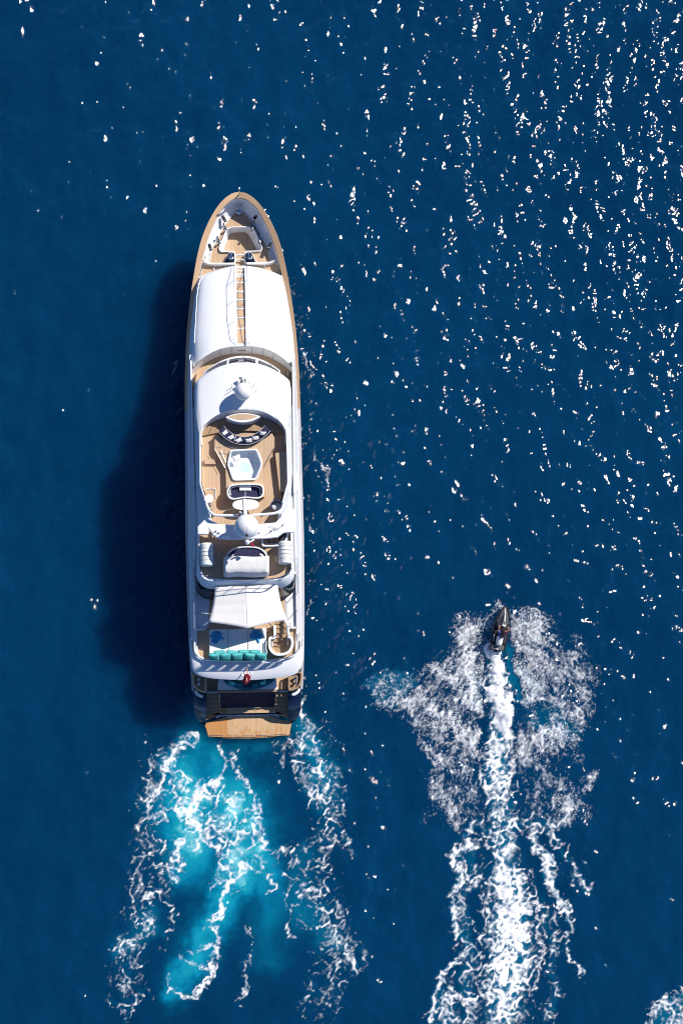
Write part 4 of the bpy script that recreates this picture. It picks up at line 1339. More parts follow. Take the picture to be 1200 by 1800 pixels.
# large dome
c = P(432.5, 925.5, 9.95); r = .77
prof = [(r * .80, -.75), (r * .9, -.45), (r * 1.0, -.05)] + [(r * math.cos(a), r * math.sin(a)) for a in np.linspace(.05, 1.5, 12)]
dm = MB().lathe(prof, c, 36).build('satellite_dome', 'dome', arch)
MB().lathe([(r * .5, -1.4), (r * .45, -1.0), (r * .7, -.75)], c, 24).build('dome_base', 'white', dm)
mast = MB().tube([P(433, 941, 8.5), P(434, 951, 10.0)], [.10, .07], 8).build('mast', 'white', arch)
MB().lathe([(.13, -.2), (.17, -.05), (.15, .08), (.05, .16)], P(434, 953, 10.0), 14).build('light_housing', 'white', mast)
MB().lathe([(.08, -.12), (.1, 0), (.08, .12), (.02, .14)], P(433.3, 941, 10.75), 10).build('camera_head', 'black', mast)
MB().tube([P(433.3, 941, 10.6), P(434, 926, 11.9)], .014, 4).build('whip_aerial', 'grey', mast)
MB().box(P(442, 951, 9.6), (.34, .10, .10), .5).build('floodlight', 'white', mast, bevel=.02)
MB().box(P(443, 957, 9.3), (.14, .3, .2), .4).build('courtesy_flag', 'red', mast)
# open-array scanner pointing forward from the arch
sc_ = MB().box(P(429.5, 891, 9.75), (.20, 1.05, .10), .05).build('radar_scanner', 'white', arch, bevel=.03)
MB().box(P(430, 903, 9.45), (.26, .34, .5), .0).build('scanner_pedestal', 'white', sc_, bevel=.05)
MB().tube([P(421, 900, 9.1), P(426, 904, 9.5)], .07, 8).build('scanner_bracket', 'white', sc_)
MB().box(P(426.7, 891, 9.77), (.045, 1.04, .03), .05).build('scanner_shadow_line', 'black', sc_)  # black strip stands in for the shadow line along the scanner bar
for x, y, h in ((379, 933, .5), (384, 936, .4), (455, 937, .35), (476, 934, .45), (482, 931, .4), (497, 924, .6)):
    ae = MB().tube([P(x, y, 8.55), P(x, y, 8.55) + Vector((0, 0, h))], .018, 5).build('aerial', 'grey', arch)
    MB().lathe([(.05, 0), (.05, .06), (.02, .1)], P(x, y, 8.55), 8).build('aerial_base', 'steel', ae)
MB().lathe([(.2, 0), (.2, .12), (.12, .2), (.02, .21)], P(396, 945, 8.56), 14, sx=1.2, sy=.5).build('gps_puck', 'white', arch)

# forward dome, horns and whip aerials on the wheelhouse roof
c = P(426.3, 688, 9.18); r = .545
prof = [(r * .78, -.62), (r * .86, -.4), (r * .97, -.15)] + [(r * math.cos(a), r * math.sin(a)) for a in np.linspace(-.05, 1.5, 12)]
d1 = MB().lathe(prof, c, 30).build('forward_dome', 'dome', yacht)
MB().lathe([(.40, -.95), (.34, -.9), (.42, -.62)], c, 20).build('dome_base', 'white', d1)
MB().lathe([(r * .9, -.36), (r * .93, -.32), (r * .93, -.29)], c, 30).build('dome_seam', 'grey', d1)
for x, y, h in ((407.5, 681, .52), (405, 688.5, .52), (437.5, 675, .5), (446, 679, .42), (450, 689, .36)):
    q = P(x, y, 8.22)
    w = MB().tube([q, q + Vector((0, .06, h))], .02, 5).build('whip_aerial', 'grey', yacht)
    MB().lathe([(.05, 0), (.045, .05), (.02, .08)], q, 8).build('aerial_base', 'steel', w)
hb = MB().lathe([(.06, 0), (.06, .35), (.03, .38)], P(425.5, 671, 8.25), 8).build('horn_stand', 'steel', yacht)
for x, y, l_, rr in ((422.5, 665, .34, .13), (425.5, 671, .3, .1), (430.5, 668, .34, .07), (419, 674.5, .22, .1)):
    q = P(x, y + 3, 8.62)
    MB().tube([q - Vector((0, l_ * .6, 0)), q, q + Vector((0, l_ * .5, .03))], [.03, .045, rr], 10).build('horn', 'grey', hb)

# ---------------------------------------------------------------- aft flybridge
for i, (cx, cy, rz) in enumerate(((363.3, 976.5, 0.02), (500, 975.5, -0.02))):
    lr = thing('life_raft', P(cx, cy, ZFL), 'white ribbed life raft canister beside the %s flybridge rail' % ('left' if i == 0 else 'right'), 'life raft', 'life raft canisters on the flybridge')
    ax_ = Matrix.Rotation(math.radians(-90), 3, 'X')
    R_ = .44
    prof = []
    for t in np.linspace(-.74, .74, 41):
        e = min(1, (0.74 - abs(t)) / .10)
        rr = R_ * (.82 + .18 * math.sqrt(max(0, 1 - (1 - e) ** 2))) + (.012 if (int((t + .74) / .11) % 2 == 0 and e >= 1) else 0)
        prof.append((rr, t))
    MB().lathe([(.1, -.75)] + prof + [(.1, .75)], (0, 0, .62), 26, axis=ax_).build('canister', 'raft', lr)
    for y in (-.4, -.12, .16, .44):
        MB().tube([(R_ * 1.04 * math.cos(a), y, .62 + R_ * 1.04 * math.sin(a)) for a in np.linspace(-.3, math.pi + .3, 15)], .016, 4).build('strap', 'grey', lr)
    sd = 1 if i == 0 else -1
    MB().tube([(sd * .56, -.6, .05), (sd * .56, -.6, .62), (sd * .56, .6, .62), (sd * .56, .6, .05)], .025, 6).build('cradle', 'chrome', lr)
    MB().tube([(sd * .56, -.6, .05), (-sd * .4, -.6, .05)], .025, 6).build('cradle_foot', 'chrome', lr)
    MB().tube([(sd * .56, .6, .05), (-sd * .4, .6, .05)], .025, 6).build('cradle_foot', 'chrome', lr)

# covered bar with a rounded navy front
cb = thing('covered_bar', P(432.5, 985, ZFL), 'bar unit under a pale canvas cover with a rounded navy front', 'bar')
def rel(pts, o_, z):
    return [P(x, y, z) - o_ for x, y in pts]
oc = P(432.5, 985, ZFL)
half = [(398, 979), (401, 972), (408, 966), (418, 962.5), (432, 961.5), (448, 962.5), (458, 966), (465, 972), (468.5, 979)]
MB().prism(rel(half + [(468, 984), (398, 984)], oc, ZFL + .55), depth=.55).build('bar_front', 'navyfab', cb, bevel=.04)
MB().tube(spline(rel(half, oc, ZFL + .60), 3), .06, 6).build('front_rim', 'white', cb)
for x in (407, 459):
    MB().box(P(x, 976, ZFL + .6) - oc, (.26, .12, .08), .5 if x < 430 else -.5).build('cover_tie', 'whitefab', cb, bevel=.02)
rows = []
rnd = random.Random(4)
for t, y, z in ((0, 978, ZFL + .80), (.02, 979.5, ZFL + .98), (.2, 986, ZFL + 1.0), (.5, 997, ZFL + 1.02), (.72, 1005, ZFL + .98), (.76, 1007.5, ZFL + .86), (1, 1014.5, ZFL + .12)):
    r = []
    for u in np.linspace(-1, 1, 21):
        hw = 40.2 - (1.2 if t > .76 else 0) - (.6 if t < .02 else 0)
        zz = z + .03 * math.sin(u * 9 + t * 5) * (1 - abs(u)) + rnd.uniform(-.012, .012)
        zz -= .35 * max(0, (abs(u) - .94) / .06) ** 2
        r.append(P(432.6 + hw * u, y + .8 * math.sin(u * 4), zz) - oc)
    rows.append(r)
cv = MB().grid(rows)
cv.grid([[q for q in [r[0] for r in rows]], [Vector((r[0].x, r[0].y, .05)) for r in rows]])
cv.grid([[r[-1] for r in rows], [Vector((r[-1].x, r[-1].y, .05)) for r in rows]])
cv.build('canvas_cover', 'cream', cb, angle=60)
# stair opening to right: its dark depth is painted as a flat black sheet
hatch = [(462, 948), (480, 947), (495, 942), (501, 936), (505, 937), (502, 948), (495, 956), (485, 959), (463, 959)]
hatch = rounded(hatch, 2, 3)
sw = MB().prism(to3(hatch, ZFL + .012), depth=.012).build('stairwell_dark', 'black', yacht)
MB().tube(spline([P(x, y, ZFL + .75) for x, y in ((461, 949), (461, 957), (464, 960), (486, 960), (497, 956), (503, 948), (505.5, 938))], 4), .07, 6).build('stairwell_coaming', 'white', sw)
MB().tube(spline([P(x, y, ZFL + .35) for x, y in ((463, 955.5), (484, 955.5), (494, 952), (500, 945))], 4), .03, 6).build('stairwell_rail', 'chrome', sw)
for k_ in range(3):
    MB().prism(to3([(464 + 9 * k_, 949.5 - k_), (471 + 9 * k_, 949 - k_), (471 + 9 * k_, 954.5 - k_), (464 + 9 * k_, 955)], ZFL + .02), depth=.006).build('stair_tread', 'teakdark', sw)

# white brow round the aft end of the flybridge and the dark saloon windows under it
def tail(h, y_end, r_, z, y0=990, n=6):
    pts = [(h, y0), (h, y_end - r_ * 1.0)]
    for a in np.linspace(0, math.pi / 2, 9)[1:]:
        pts.append((h - r_ * (1 - math.cos(a)), y_end - r_ + r_ * math.sin(a)))
    pts.append((0, y_end + 1.5))
    out_ = [Q(a, c_, z) for a, c_ in pts]
    return [Vector((-q.x, q.y, q.z)) for q in out_] + out_[-2::-1]
g = [tail(80.5, 1017.5, 22, ZFL + .05), tail(82.5, 1020, 24, ZFL + .08), tail(84.5, 1024, 26, ZFL - .05), tail(86.5, 1033, 28, 6.7), tail(86.8, 1034.5, 28, 6.55)]
MB().grid(g).build('flybridge_brow', 'white', yacht, angle=50)
g2 = [tail(86.0, 1034.2, 28, 6.5), tail(86.5, 1050, 26, 5.5), tail(86.8, 1052, 26, ZU)]
MB().grid(g2).build('saloon_window', 'glass', yacht, angle=50)
MB().grid([tail(86.8, 1050.4, 26, 5.46), tail(87.6, 1052.6, 26, 5.3), tail(87.6, 1052.6, 26, ZU)]).build('window_sill', 'black', yacht, angle=50)
# stainless rail round the aft flybridge
rl = [(353, 1001), (357, 1008), (366, 1014), (378, 1017), (396, 1018.5), (434, 1019.5), (470, 1018.5), (488, 1016.5), (500, 1012), (508, 1006), (512, 999)]
rp = [P(x, y, ZFL + .95) for x, y in rl]
fr_ = MB().tube(spline(rp, 4), .03, 6).build('aft_rail', 'chrome', yacht)
for x, y in ((357, 1008), (370, 1015), (395, 1018.4), (420, 1019.2), (445, 1019.3), (470, 1018.5), (494, 1014.5), (508, 1006)):
    q = P(x, y, ZFL + .95)
    MB().tube([q, Vector((q.x, q.y, ZFL + .02))], .025, 6).build('stanchion', 'chrome', fr_)
MB().tube(spline([Vector((q.x, q.y, ZFL + .55)) for q in rp], 4), .018, 5).build('mid_rail', 'chrome', fr_)

# ---------------------------------------------------------------- upper aft deck
ta = rounded([(368, 1052), (500, 1052), (503, 1106), (522, 1106.5), (526, 1112), (524, 1140), (512, 1155), (495, 1159), (372, 1159.5), (352, 1153), (343.5, 1140), (343.5, 1108), (361, 1106.5), (366, 1098)], 5, 3)
sheet([to3(ta, ZU + .012)], 'aft_deck', 'teak', yacht)
cm = spline([P(x, y, ZU + .42) for x, y in ((342, 1118), (342, 1140), (347, 1150), (356, 1156), (366, 1159.5))], 4)
MB().tube(cm, .07, 6).build('deck_coaming', 'white', yacht)
cm = spline([P(x, y, ZU + .42) for x, y in ((527.5, 1112), (528, 1138), (522, 1149), (513, 1155), (500, 1159))], 4)
MB().tube(cm, .06, 6).build('deck_coaming', 'white', yacht)
for x0_, x1_ in ((343, 361), (503, 524)):
    MB().prism(to3([(x0_, 1103), (x1_, 1103), (x1_, 1106.5), (x0_, 1106.5)], ZU + .30), z0=ZU).build('deck_step', 'white', yacht, bevel=.03)

# sun pad: three mattresses
sp_ = thing('sun_pad', P(417.5, 1132, ZU), 'large white three-part sun pad on the upper aft deck, half shaded by the awning', 'sun pad')
oc = P(417.5, 1132, ZU)
for x0_, x1_ in ((367.5, 400.2), (401, 434.2), (435, 467.8)):
    ol = rounded([(x0_, 1105.5), (x1_, 1104.5), (x1_, 1157), (x0_, 1157.5)], 3.5, 4)
    MB().prism(rel(ol, oc, ZU + .48), depth=.20).build('mattress', 'whitefab', sp_, bevel=.035)
MB().prism(rel(rounded([(368.5, 1106), (467, 1105), (467, 1157), (368.5, 1157)], 4, 4), oc, ZU + .29), depth=.28).build('base', 'white', sp_)

pt = pillow_mesh(.80, .62, .34)
first = None
front_x = (376.5, 396.5, 417, 438.5, 458.5)
back_x = (386, 407.5, 428, 447.5)
order = ['left end', 'second from the left end', 'middle', 'second from the right end', 'right end']
order2 = ['left end', 'second from the left end', 'second from the right end', 'right end']
for row, xs_, y, nmz in ((0, front_x, 1153.8, order), (1, back_x, 1149.2, order2)):
    for i, x in enumerate(xs_):
        if first is None:
            o = first = pt.build('cushion', 'teal')
        else:
            o = first.copy(); col.objects.link(o)
        stand(o, P(x, y + random.uniform(-.6, .6), ZU + (.68 if row == 0 else .66)))
        o.rotation_euler = (math.radians(48 + random.uniform(-6, 6)), math.radians(random.uniform(-5, 5)), YAW + random.uniform(-.12, .12))
        tag(o, 'teal cushion in the %s row on the sun pad, %s' % ('aft' if row == 0 else 'forward', nmz[i]), 'cushion', 'teal cushions on the sun pad')

def towel(px, py, lab, rz):
    b_ = MB()
    n = 12
    rows = []
    rr = random.Random(int(px))
    for i in range(n):
        r = []
        for j in range(n):
            a, c_ = -1 + 2 * i / (n - 1), -1 + 2 * j / (n - 1)
            z = .05 + .09 * abs(math.sin(a * 4.1 + c_ * 1.7)) * (1 - .6 * max(abs(a), abs(c_))) + rr.uniform(0, .03)
            if max(abs(a), abs(c_)) > .95:
                z = .012
            r.append((a * .38 + .05 * math.sin(c_ * 5), c_ * .34 + .06 * math.sin(a * 4 + 1), z))
        rows.append(r)
    b_.grid(rows)
    base_r = [(q[0], q[1], 0.0) for q in (rows[0] + [r[-1] for r in rows[1:]] + rows[-1][-2::-1] + [r[0] for r in rows[-2:0:-1]])]
    b_.face(base_r)
    o = b_.build('towel', 'bluetowel', angle=80)
    stand(o, P(px, py, ZU + .485))
    o.rotation_euler.z = rz
    tag(o, lab, 'towel', 'blue towels on the sun pad')
towel(380, 1118.5, 'crumpled blue towel on the left side of the sun pad', .5)
towel(450.5, 1117, 'crumpled blue towel on the right side of the sun pad', -.5)
MB().tube([P(467.5, 1127, ZU + .7), P(467, 1140, ZU + .7), P(469, 1149, ZU + .7)], .035, 6).build('pad_rail', 'white', yacht)

# shade sail
A_ = [(377, 1029, 7.0), (432, 1031, 7.25), (487, 1027, 7.0)]
B_ = [(366, 1092.5, 6.95), (434.5, 1104.5, 7.2), (504, 1090.5, 6.95)]
oc = P(434, 1104, ZU)
ss = thing('shade_sail', oc, 'pale canvas awning with a centre ridge stretched over the upper aft deck', 'awning')
rows = []
for i in range(15):
    t = i / 14
    r = []
    for j in range(23):
        u = -1 + 2 * j / 22
        L0 = [A_[0], A_[1]] if u < 0 else [A_[2], A_[1]]
        L1 = [B_[0], B_[1]] if u < 0 else [B_[2], B_[1]]
        w = 1 - abs(u)
        a = [L0[0][k_] * (1 - w) + L0[1][k_] * w for k_ in range(3)]
        c_ = [L1[0][k_] * (1 - w) + L1[1][k_] * w for k_ in range(3)]
        q = [a[k_] * (1 - t) + c_[k_] * t for k_ in range(3)]
        q[0] += -math.copysign(1, u) * 2.6 * math.sin(math.pi * t) * abs(u) ** 3       # hollow sides
        q[1] -= (1.0 * math.sin(math.pi * abs(u)) * t) + 0.0
        z = q[2] - .07 * math.sin(math.pi * t) * (1 - .3 * w) + .016 * math.sin(t * 26 + u * 3) * math.exp(-((t - .55) / .3) ** 2)
        r.append(P(q[0], q[1], z) - oc)
    rows.append(r)
cl = MB().grid(rows).build('canvas', 'sail', ss, angle=60)
md = cl.modifiers.new('t', 'SOLIDIFY'); md.thickness = .012
MB().tube([q + Vector((0, 0, .012)) for q in [r[11] for r in rows]], .012, 4).build('ridge_seam', 'cream', ss)
for (px, py), (ex, ey) in (((366, 1092.5), (357, 1098)), ((504, 1090.5), (509, 1097))):
    pole = MB().tube([P(ex, ey, 6.9) - oc, P(ex - (1 if ex < 400 else -1), ey + 5, ZU + .02) - oc], .03, 6).build('pole', 'chrome', ss)
    MB().tube([P(px, py, 6.95) - oc, P(ex, ey, 6.9) - oc], .012, 4).build('guy_rope', 'whitefab', ss)

# curved stair to right with a white surround
shaft = [(482, 1094), (497, 1089), (502, 1100), (503.5, 1120), (503, 1135), (499, 1146), (486, 1147), (477, 1138), (476, 1124), (482, 1122)]
well = MB().prism(to3(rounded(shaft, 3, 3), ZU + .02), depth=.006).build('stair_well', 'teakdark', yacht)
for k_, (a, c_) in enumerate((((482, 1094), (497, 1089)), ((482, 1099), (500, 1096)), ((482, 1105.5), (502.5, 1104)), ((482, 1114), (503, 1113)), ((482, 1122), (503.5, 1122)), ((477.5, 1129), (503, 1130)))):
    nxt = (((482, 1099), (500, 1096)), ((482, 1105.5), (502.5, 1104)), ((482, 1114), (503, 1113)), ((482, 1122), (503.5, 1122)), ((477.5, 1129), (503, 1130)), ((478, 1136), (502, 1138)))[k_]
    z = ZU + .62 - .10 * k_
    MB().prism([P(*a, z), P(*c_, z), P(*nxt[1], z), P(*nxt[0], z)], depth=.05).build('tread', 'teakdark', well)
surround = [(482.5, 1100, .75), (482.5, 1120, .8), (481, 1121.5, .8), (474.5, 1122, .8), (473.5, 1128, .8), (474, 1139, .8), (479, 1147, .8), (487, 1151, .8), (499, 1150.5, .8), (508, 1146, .8), (513, 1137, .8), (513.5, 1127, .8), (510, 1121, .8), (505, 1119.5, .8)]
b = MB()
ps = spline([P(x, y, ZU + h_) for x, y, h_ in surround], 3)
rows = []
for i, q in enumerate(ps):
    d = (ps[min(i + 1, len(ps) - 1)] - ps[max(i - 1, 0)]).normalized()
    s_ = Vector((d.y, -d.x, 0)) * .085
    rows.append([Vector(((q - s_).x, (q - s_).y, ZU)), q - s_, q + s_, Vector(((q + s_).x, (q + s_).y, ZU))])
b.grid(rows)
b.build('stair_surround', 'white', well, angle=40)
MB().tube(spline([P(x, y, ZU + .85) for x, y in ((499, 1089), (504, 1098), (506, 1110), (506.5, 1117))], 4), .09, 6).build('stair_wall', 'white', well)
MB().lathe([(.1, 0), (.1, .12), (.04, .14)], P(507, 1116, ZU + .8), 10).build('newel_cap', 'white', well)
MB().tube([P(478, 1128, ZU + .3), P(478.5, 1137, ZU + .3)], .05, 6).build('inner_rail', 'canvasgrey', well)
MB().tube([P(505.5, 1124, ZU + .6), P(505.5, 1135, ZU + .5)], .04, 6).build('inner_rail', 'white', well)
for pts in (((471, 1095), (480, 1103)), ((469, 1114), (479, 1107)), ((478.5, 1107), (478.5, 1118))):
    MB().tube([P(*pts[0], ZU + .025), P(*pts[1], ZU + .025)], .016, 4).build('deck_seam', 'black', well)

# right and left rails on the upper bulwark
for sgn, lst in ((1, ((983, 1012), (1014, 1044), (1046, 1075), (1077, 1103))), (-1, ((983, 1012), (1014, 1044), (1046, 1075), (1077, 1103)))):
    for y0_, y1_ in lst:
        zr = lambda y_: itp(y_, [1000, 1035], [5.7, 5.12])
        pts = [Q(88.4, y0_, zr(y0_)), Q(91.3, y0_, zr(y0_) + .6), Q(91.3, y1_, zr(y1_) + .6), Q(88.4, y1_, zr(y1_))]
        pts = [Vector((sgn * q.x, q.y, q.z)) for q in pts]
        MB().tube(pts, .02, 5).build('side_rail', 'steel', yacht)

# ---------------------------------------------------------------- aft overhang
def arcrow(pts, z):
    q = spline([(*p, 0) for p in pts], 5)
    return [P(a.x, a.y, z) for a in q]
o1 = arcrow([(335.5, 1118), (337, 1140), (345, 1152), (362, 1158.5), (395, 1160.5), (435, 1161), (475, 1160.5), (506, 1158), (522, 1150), (530.5, 1138), (532, 1118)], ZU + .22)
o2 = arcrow([(334, 1120), (335.5, 1146), (343, 1159), (362, 1166), (395, 1169), (435, 1170), (475, 1168.5), (508, 1165), (524, 1157), (531.5, 1142), (532.5, 1120)], ZU + .17)
o3 = arcrow([(333.5, 1122), (335.5, 1160), (342, 1176), (362, 1183), (395, 1186), (435, 1187.5), (475, 1186), (508, 1182), (526, 1174), (532, 1158), (533, 1122)], ZU + .02)
o4 = arcrow([(333.3, 1124), (336, 1168), (344, 1183), (364, 1190), (395, 1193.5), (435, 1195.5), (475, 1193.5), (508, 1189.5), (524, 1182), (532, 1164), (533, 1124)], ZU - .20)
o5 = [Vector((q.x * .985, q.y + .10, q.z - .40)) for q in o4]
MB().grid([o1, o2, o3, o4, o5]).build('aft_overhang', 'white', yacht, angle=50)
sheet([o5], 'overhang_soffit', 'white', yacht)
ra = [(352, 1156), (362, 1159), (380, 1160.5), (402, 1161.3), (435, 1161.8), (470, 1161), (490, 1159.5), (505, 1156.5), (516, 1151)]
rp = [P(x, y, ZU + 1.0) for x, y in ra]
rr_ = MB().tube(spline(rp, 4), .028, 6).build('stern_rail', 'chrome', yacht)
for i, (x, y) in enumerate([(362, 1159), (384, 1160.7), (404, 1161.3), (425, 1161.7), (446, 1161.6), (468, 1161), (490, 1159.5), (508, 1155.5)]):
    q = P(x, y, ZU + 1.0)
    MB().tube([q, Vector((q.x, q.y, ZU + .1))], .022, 6).build('stanchion', 'chrome', rr_)
    if i < 7:
        x2, y2 = [(384, 1160.7), (404, 1161.3), (425, 1161.7), (446, 1161.6), (468, 1161), (490, 1159.5), (508, 1155.5)][i]
        q2 = P(x2, y2, ZU + 1.0)
        a, c_ = q.lerp(q2, .12), q.lerp(q2, .88)
        MB().grid([[a, c_], [Vector((a.x, a.y, ZU + .42)), Vector((c_.x, c_.y, ZU + .42))]]).build('dodger_panel', 'tealdark', rr_)
for pts in ([(341, 1160), (346, 1168), (354, 1174), (361, 1177.5)],):
    MB().tube(spline([P(x, y, ZU - .02 - .25 * i / 3) for i, (x, y) in enumerate(pts)], 4), .045, 6).build('moulding', 'white', yacht)

# ensign on its staff
es = thing('ensign_staff', P(434, 1172, ZU + .1), 'short raked flagstaff with a furled red ensign at the yacht stern', 'flagstaff')
oc = P(434, 1172, ZU + .1)
MB().tube([(0, 0, 0), P(433, 1198, ZU + 1.6) - oc], [.045, .03], 8).build('staff', 'teakcap', es)
MB().lathe([(.09, 0), (.09, .08), (.05, .12)], (0, 0, 0), 10).build('socket', 'chrome', es)
rows = []
for t in np.linspace(0, 1, 12):
    c0_ = P(433.8 - 3.0 * t, 1186 + 17 * t, ZU + 1.35 - .55 * t) - oc
    rr = .06 + .17 * math.sin(math.pi * min(1, t * .9 + .1)) ** .7
    rows.append([c0_ + Vector((rr * (1 + .3 * math.sin(3 * a + 6 * t)) * math.cos(a), .4 * rr * math.sin(a), rr * .7 * math.sin(a))) for a in [2 * math.pi * i / 12 for i in range(12)]])
fg = MB().grid(rows, close=True); fg.face(rows[-1])
fgo = fg.build('ensign', 'red', es, angle=70)
for dx, dy, sx_, sy_ in ((-5, 1186, .16, .2), (6, 1184.5, .14, .12)):
    rows = []
    for i in range(7):
        rows.append([P(434 + dx, dy, ZU + 1.2 + .05 * math.sin(i * 1.3 + j)) - oc + Vector((sx_ * (i / 3 - 1) * (1 - .3 * abs(j / 2 - 1)), sy_ * (j / 2 - 1), 0)) for j in range(5)])
    MB().grid(rows).build('ensign_fold', 'whitefab', fgo)
MB().lathe([(.05, 0), (.06, .06), (.02, .1)], P(449, 1181, ZU - .15) - oc, 8).build('stern_light', 'steel', es)

# ---------------------------------------------------------------- main aft deck and stern
sheet([to3([(338, 1120), (530, 1120), (531, 1200), (508, 1217), (362, 1217), (337, 1200)], ZM)], 'main_aft_deck', 'teak', yacht)
# stern settee, teal, inside a pale surround
MB().prism(to3([(384, 1190), (485, 1190), (487, 1214), (382, 1214)], ZM + .55), z0=ZM).build('settee_surround', 'white', yacht, bevel=.04)
cres_o = [(392 + 91 * t, 1196 + 16.5 * math.sin(math.pi * t) ** .75) for t in np.linspace(0, 1, 21)]
cres_i = [(397 + 81 * t, 1190 + 17.0 * math.sin(math.pi * t) ** .75) for t in np.linspace(0, 1, 21)]
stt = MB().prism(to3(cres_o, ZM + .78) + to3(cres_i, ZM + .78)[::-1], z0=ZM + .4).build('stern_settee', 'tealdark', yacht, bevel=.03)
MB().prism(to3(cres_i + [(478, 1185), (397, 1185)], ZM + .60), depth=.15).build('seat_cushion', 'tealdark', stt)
pt2 = pillow_mesh(.5, .4, .2)
for i, (x, y) in enumerate(((408, 1200.5), (421, 1203.5), (448, 1203.5), (462, 1200.5))):
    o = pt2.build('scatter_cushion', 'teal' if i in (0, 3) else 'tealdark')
    stand(o, P(x, y, ZM + .80)); o.rotation_euler = (.9, 0, YAW + (435 - x) * -.012)
    tag(o, 'small teal cushion on the shaded stern settee, %s' % ('left end', 'second from left', 'second from right', 'right end')[i], 'cushion', 'cushions on the stern settee')
MB().prism(to3([(381, 1212.5), (487, 1212.5), (486, 1217), (382, 1217)], ZM + .62), depth=.12).build('transom_cap', 'teakdark', yacht, bevel=.03)
MB().lathe([(.06, 0), (.06, .05), (.02, .07)], P(433.5, 1215.5, ZM + .62), 10).build('stern_light', 'chrome', yacht)
# transom door and bench step
q = [P(386, 1217, ZM + .52), P(484, 1217, ZM + .52), P(484, 1243.5, 1.15), P(386, 1243.5, 1.15)]
td = MB().grid([[q[0], q[1]], [q[3], q[2]]]).build('transom_door', 'navydoor', yacht)
for x in (385.6, 484.4):
    MB().tube([P(x, 1219, ZM + .5), P(x, 1240, 1.35)], .03, 6).build('door_rail', 'chrome', td)
MB().prism(to3([(385, 1243), (485, 1243), (485, 1253.5), (385, 1253.5)], 1.12), z0=.5).build('transom_bench', 'teakwet', yacht, bevel=.02)
MB().prism(to3([(384, 1250), (486, 1250), (492, 1262), (478, 1258), (390, 1258), (378, 1262)], .78), z0=.3).build('platform_plinth', 'canvasgrey', yacht, bevel=.03)
MB().prism(to3([(362, 1216), (508, 1216), (508, 1256), (362, 1256)], .9), z0=-.9).build('stern_block', 'navy', yacht)
# side stairs: fan-shaped treads
for sgn in (-1, 1):
    xi, xo = (386.5, 362) if sgn < 0 else (484, 508)
    stair = None
    ye_i = [1216, 1224, 1231, 1238, 1243.5, 1248, 1251]
    ye_o = [1216, 1224.5, 1232.5, 1241, 1249, 1257, 1264]
    for k_ in range(6):
        z = ZM - .05 - .27 * k_
        drift = sgn * -.6 * k_
        ol = [P(xo, ye_o[k_], z), P(xi + drift, ye_i[k_], z), P(xi + drift - sgn * .6, ye_i[k_ + 1] + 1.2, z), P(xo, ye_o[k_ + 1] + 1.2, z)]
        o = MB().prism(ol, z0=.2).build('stair_tread', 'teakdark' if k_ < 5 else 'teakwet', yacht, bevel=.015)
        if k_ == 0:
            MB().tube([P(xo, 1215.5, z + .05), P(xi, 1215.5, z + .05)], .06, 6).build('stair_nosing', 'white', o)
# navy stern quarters beside the stairs
for sgn in (-1, 1):
    rows = []
    for py, zo, ho, hi in ((1206, 2.75, 97, 72), (1213, 2.72, 96, 72), (1222, 2.6, 94.6, 72), (1235, 2.35, 94, 72), (1248, 1.9, 93.2, 72), (1257, 1.45, 91, 72), (1264, 1.1, 87, 72.5), (1269, .85, 82, 73), (1273, .6, 76, 74)):
        T1 = Q(hi, py, zo); T2 = Q(hi + (ho - hi) * .55, py, zo + .02); T3 = Q(ho, py, zo - .18)
        B2 = Vector((T3.x * .965, T3.y, -.8)); B1 = Vector((T1.x, T1.y, -.8))
        rows.append([Vector((sgn * q.x, q.y, q.z)) for q in (B1, T1, T2, T3, Vector((T3.x * .995, T3.y, .8)), B2)])
    b = MB().grid(rows); b.face(rows[-1]); b.face(rows[0])
    qd = b.build('stern_quarter', 'navy', yacht, angle=45)
    # mooring pocket with bollard, oval fairlead below
    cxp = AX(1203) + sgn * 84
    ol = rounded([(cxp - sgn * 11, 1186), (cxp + sgn * 11, 1183), (cxp + sgn * 10.5, 1198), (cxp + sgn * 5, 1210), (cxp - sgn * 11, 1216)], 5, 3)
    rim = to3(ol, 2.95)
    MB().tube(rim, .075, 6, closed=True).build('pocket_rim', 'teakcap', yacht)
    pk = MB().prism(to3(ol, 2.80), depth=.1).build('mooring_pocket', 'teakdark', yacht)
    for yy in (1193, 1202):
        MB().lathe([(.09, 0), (.06, .05), (.055, .26), (.1, .29), (.1, .33), (.03, .35)], P(cxp + sgn * 1, yy, 2.80), 12).build('bollard', 'chrome', pk)
    MB().tube([P(cxp + sgn * 1, 1191, 3.0), P(cxp + sgn * 1, 1204, 3.0)], .04, 6).build('bollard_bar', 'chrome', pk)
    fl_ = spline([P(AX(1218) + sgn * x, y, 2.72 + .05) for x, y in ((91, 1212), (89, 1217), (84, 1221), (78, 1223))], 3)
    MB().tube(fl_, [.06] + [.11] * (len(fl_) - 2) + [.06], 8).build('fairlead_plate', 'white', qd)

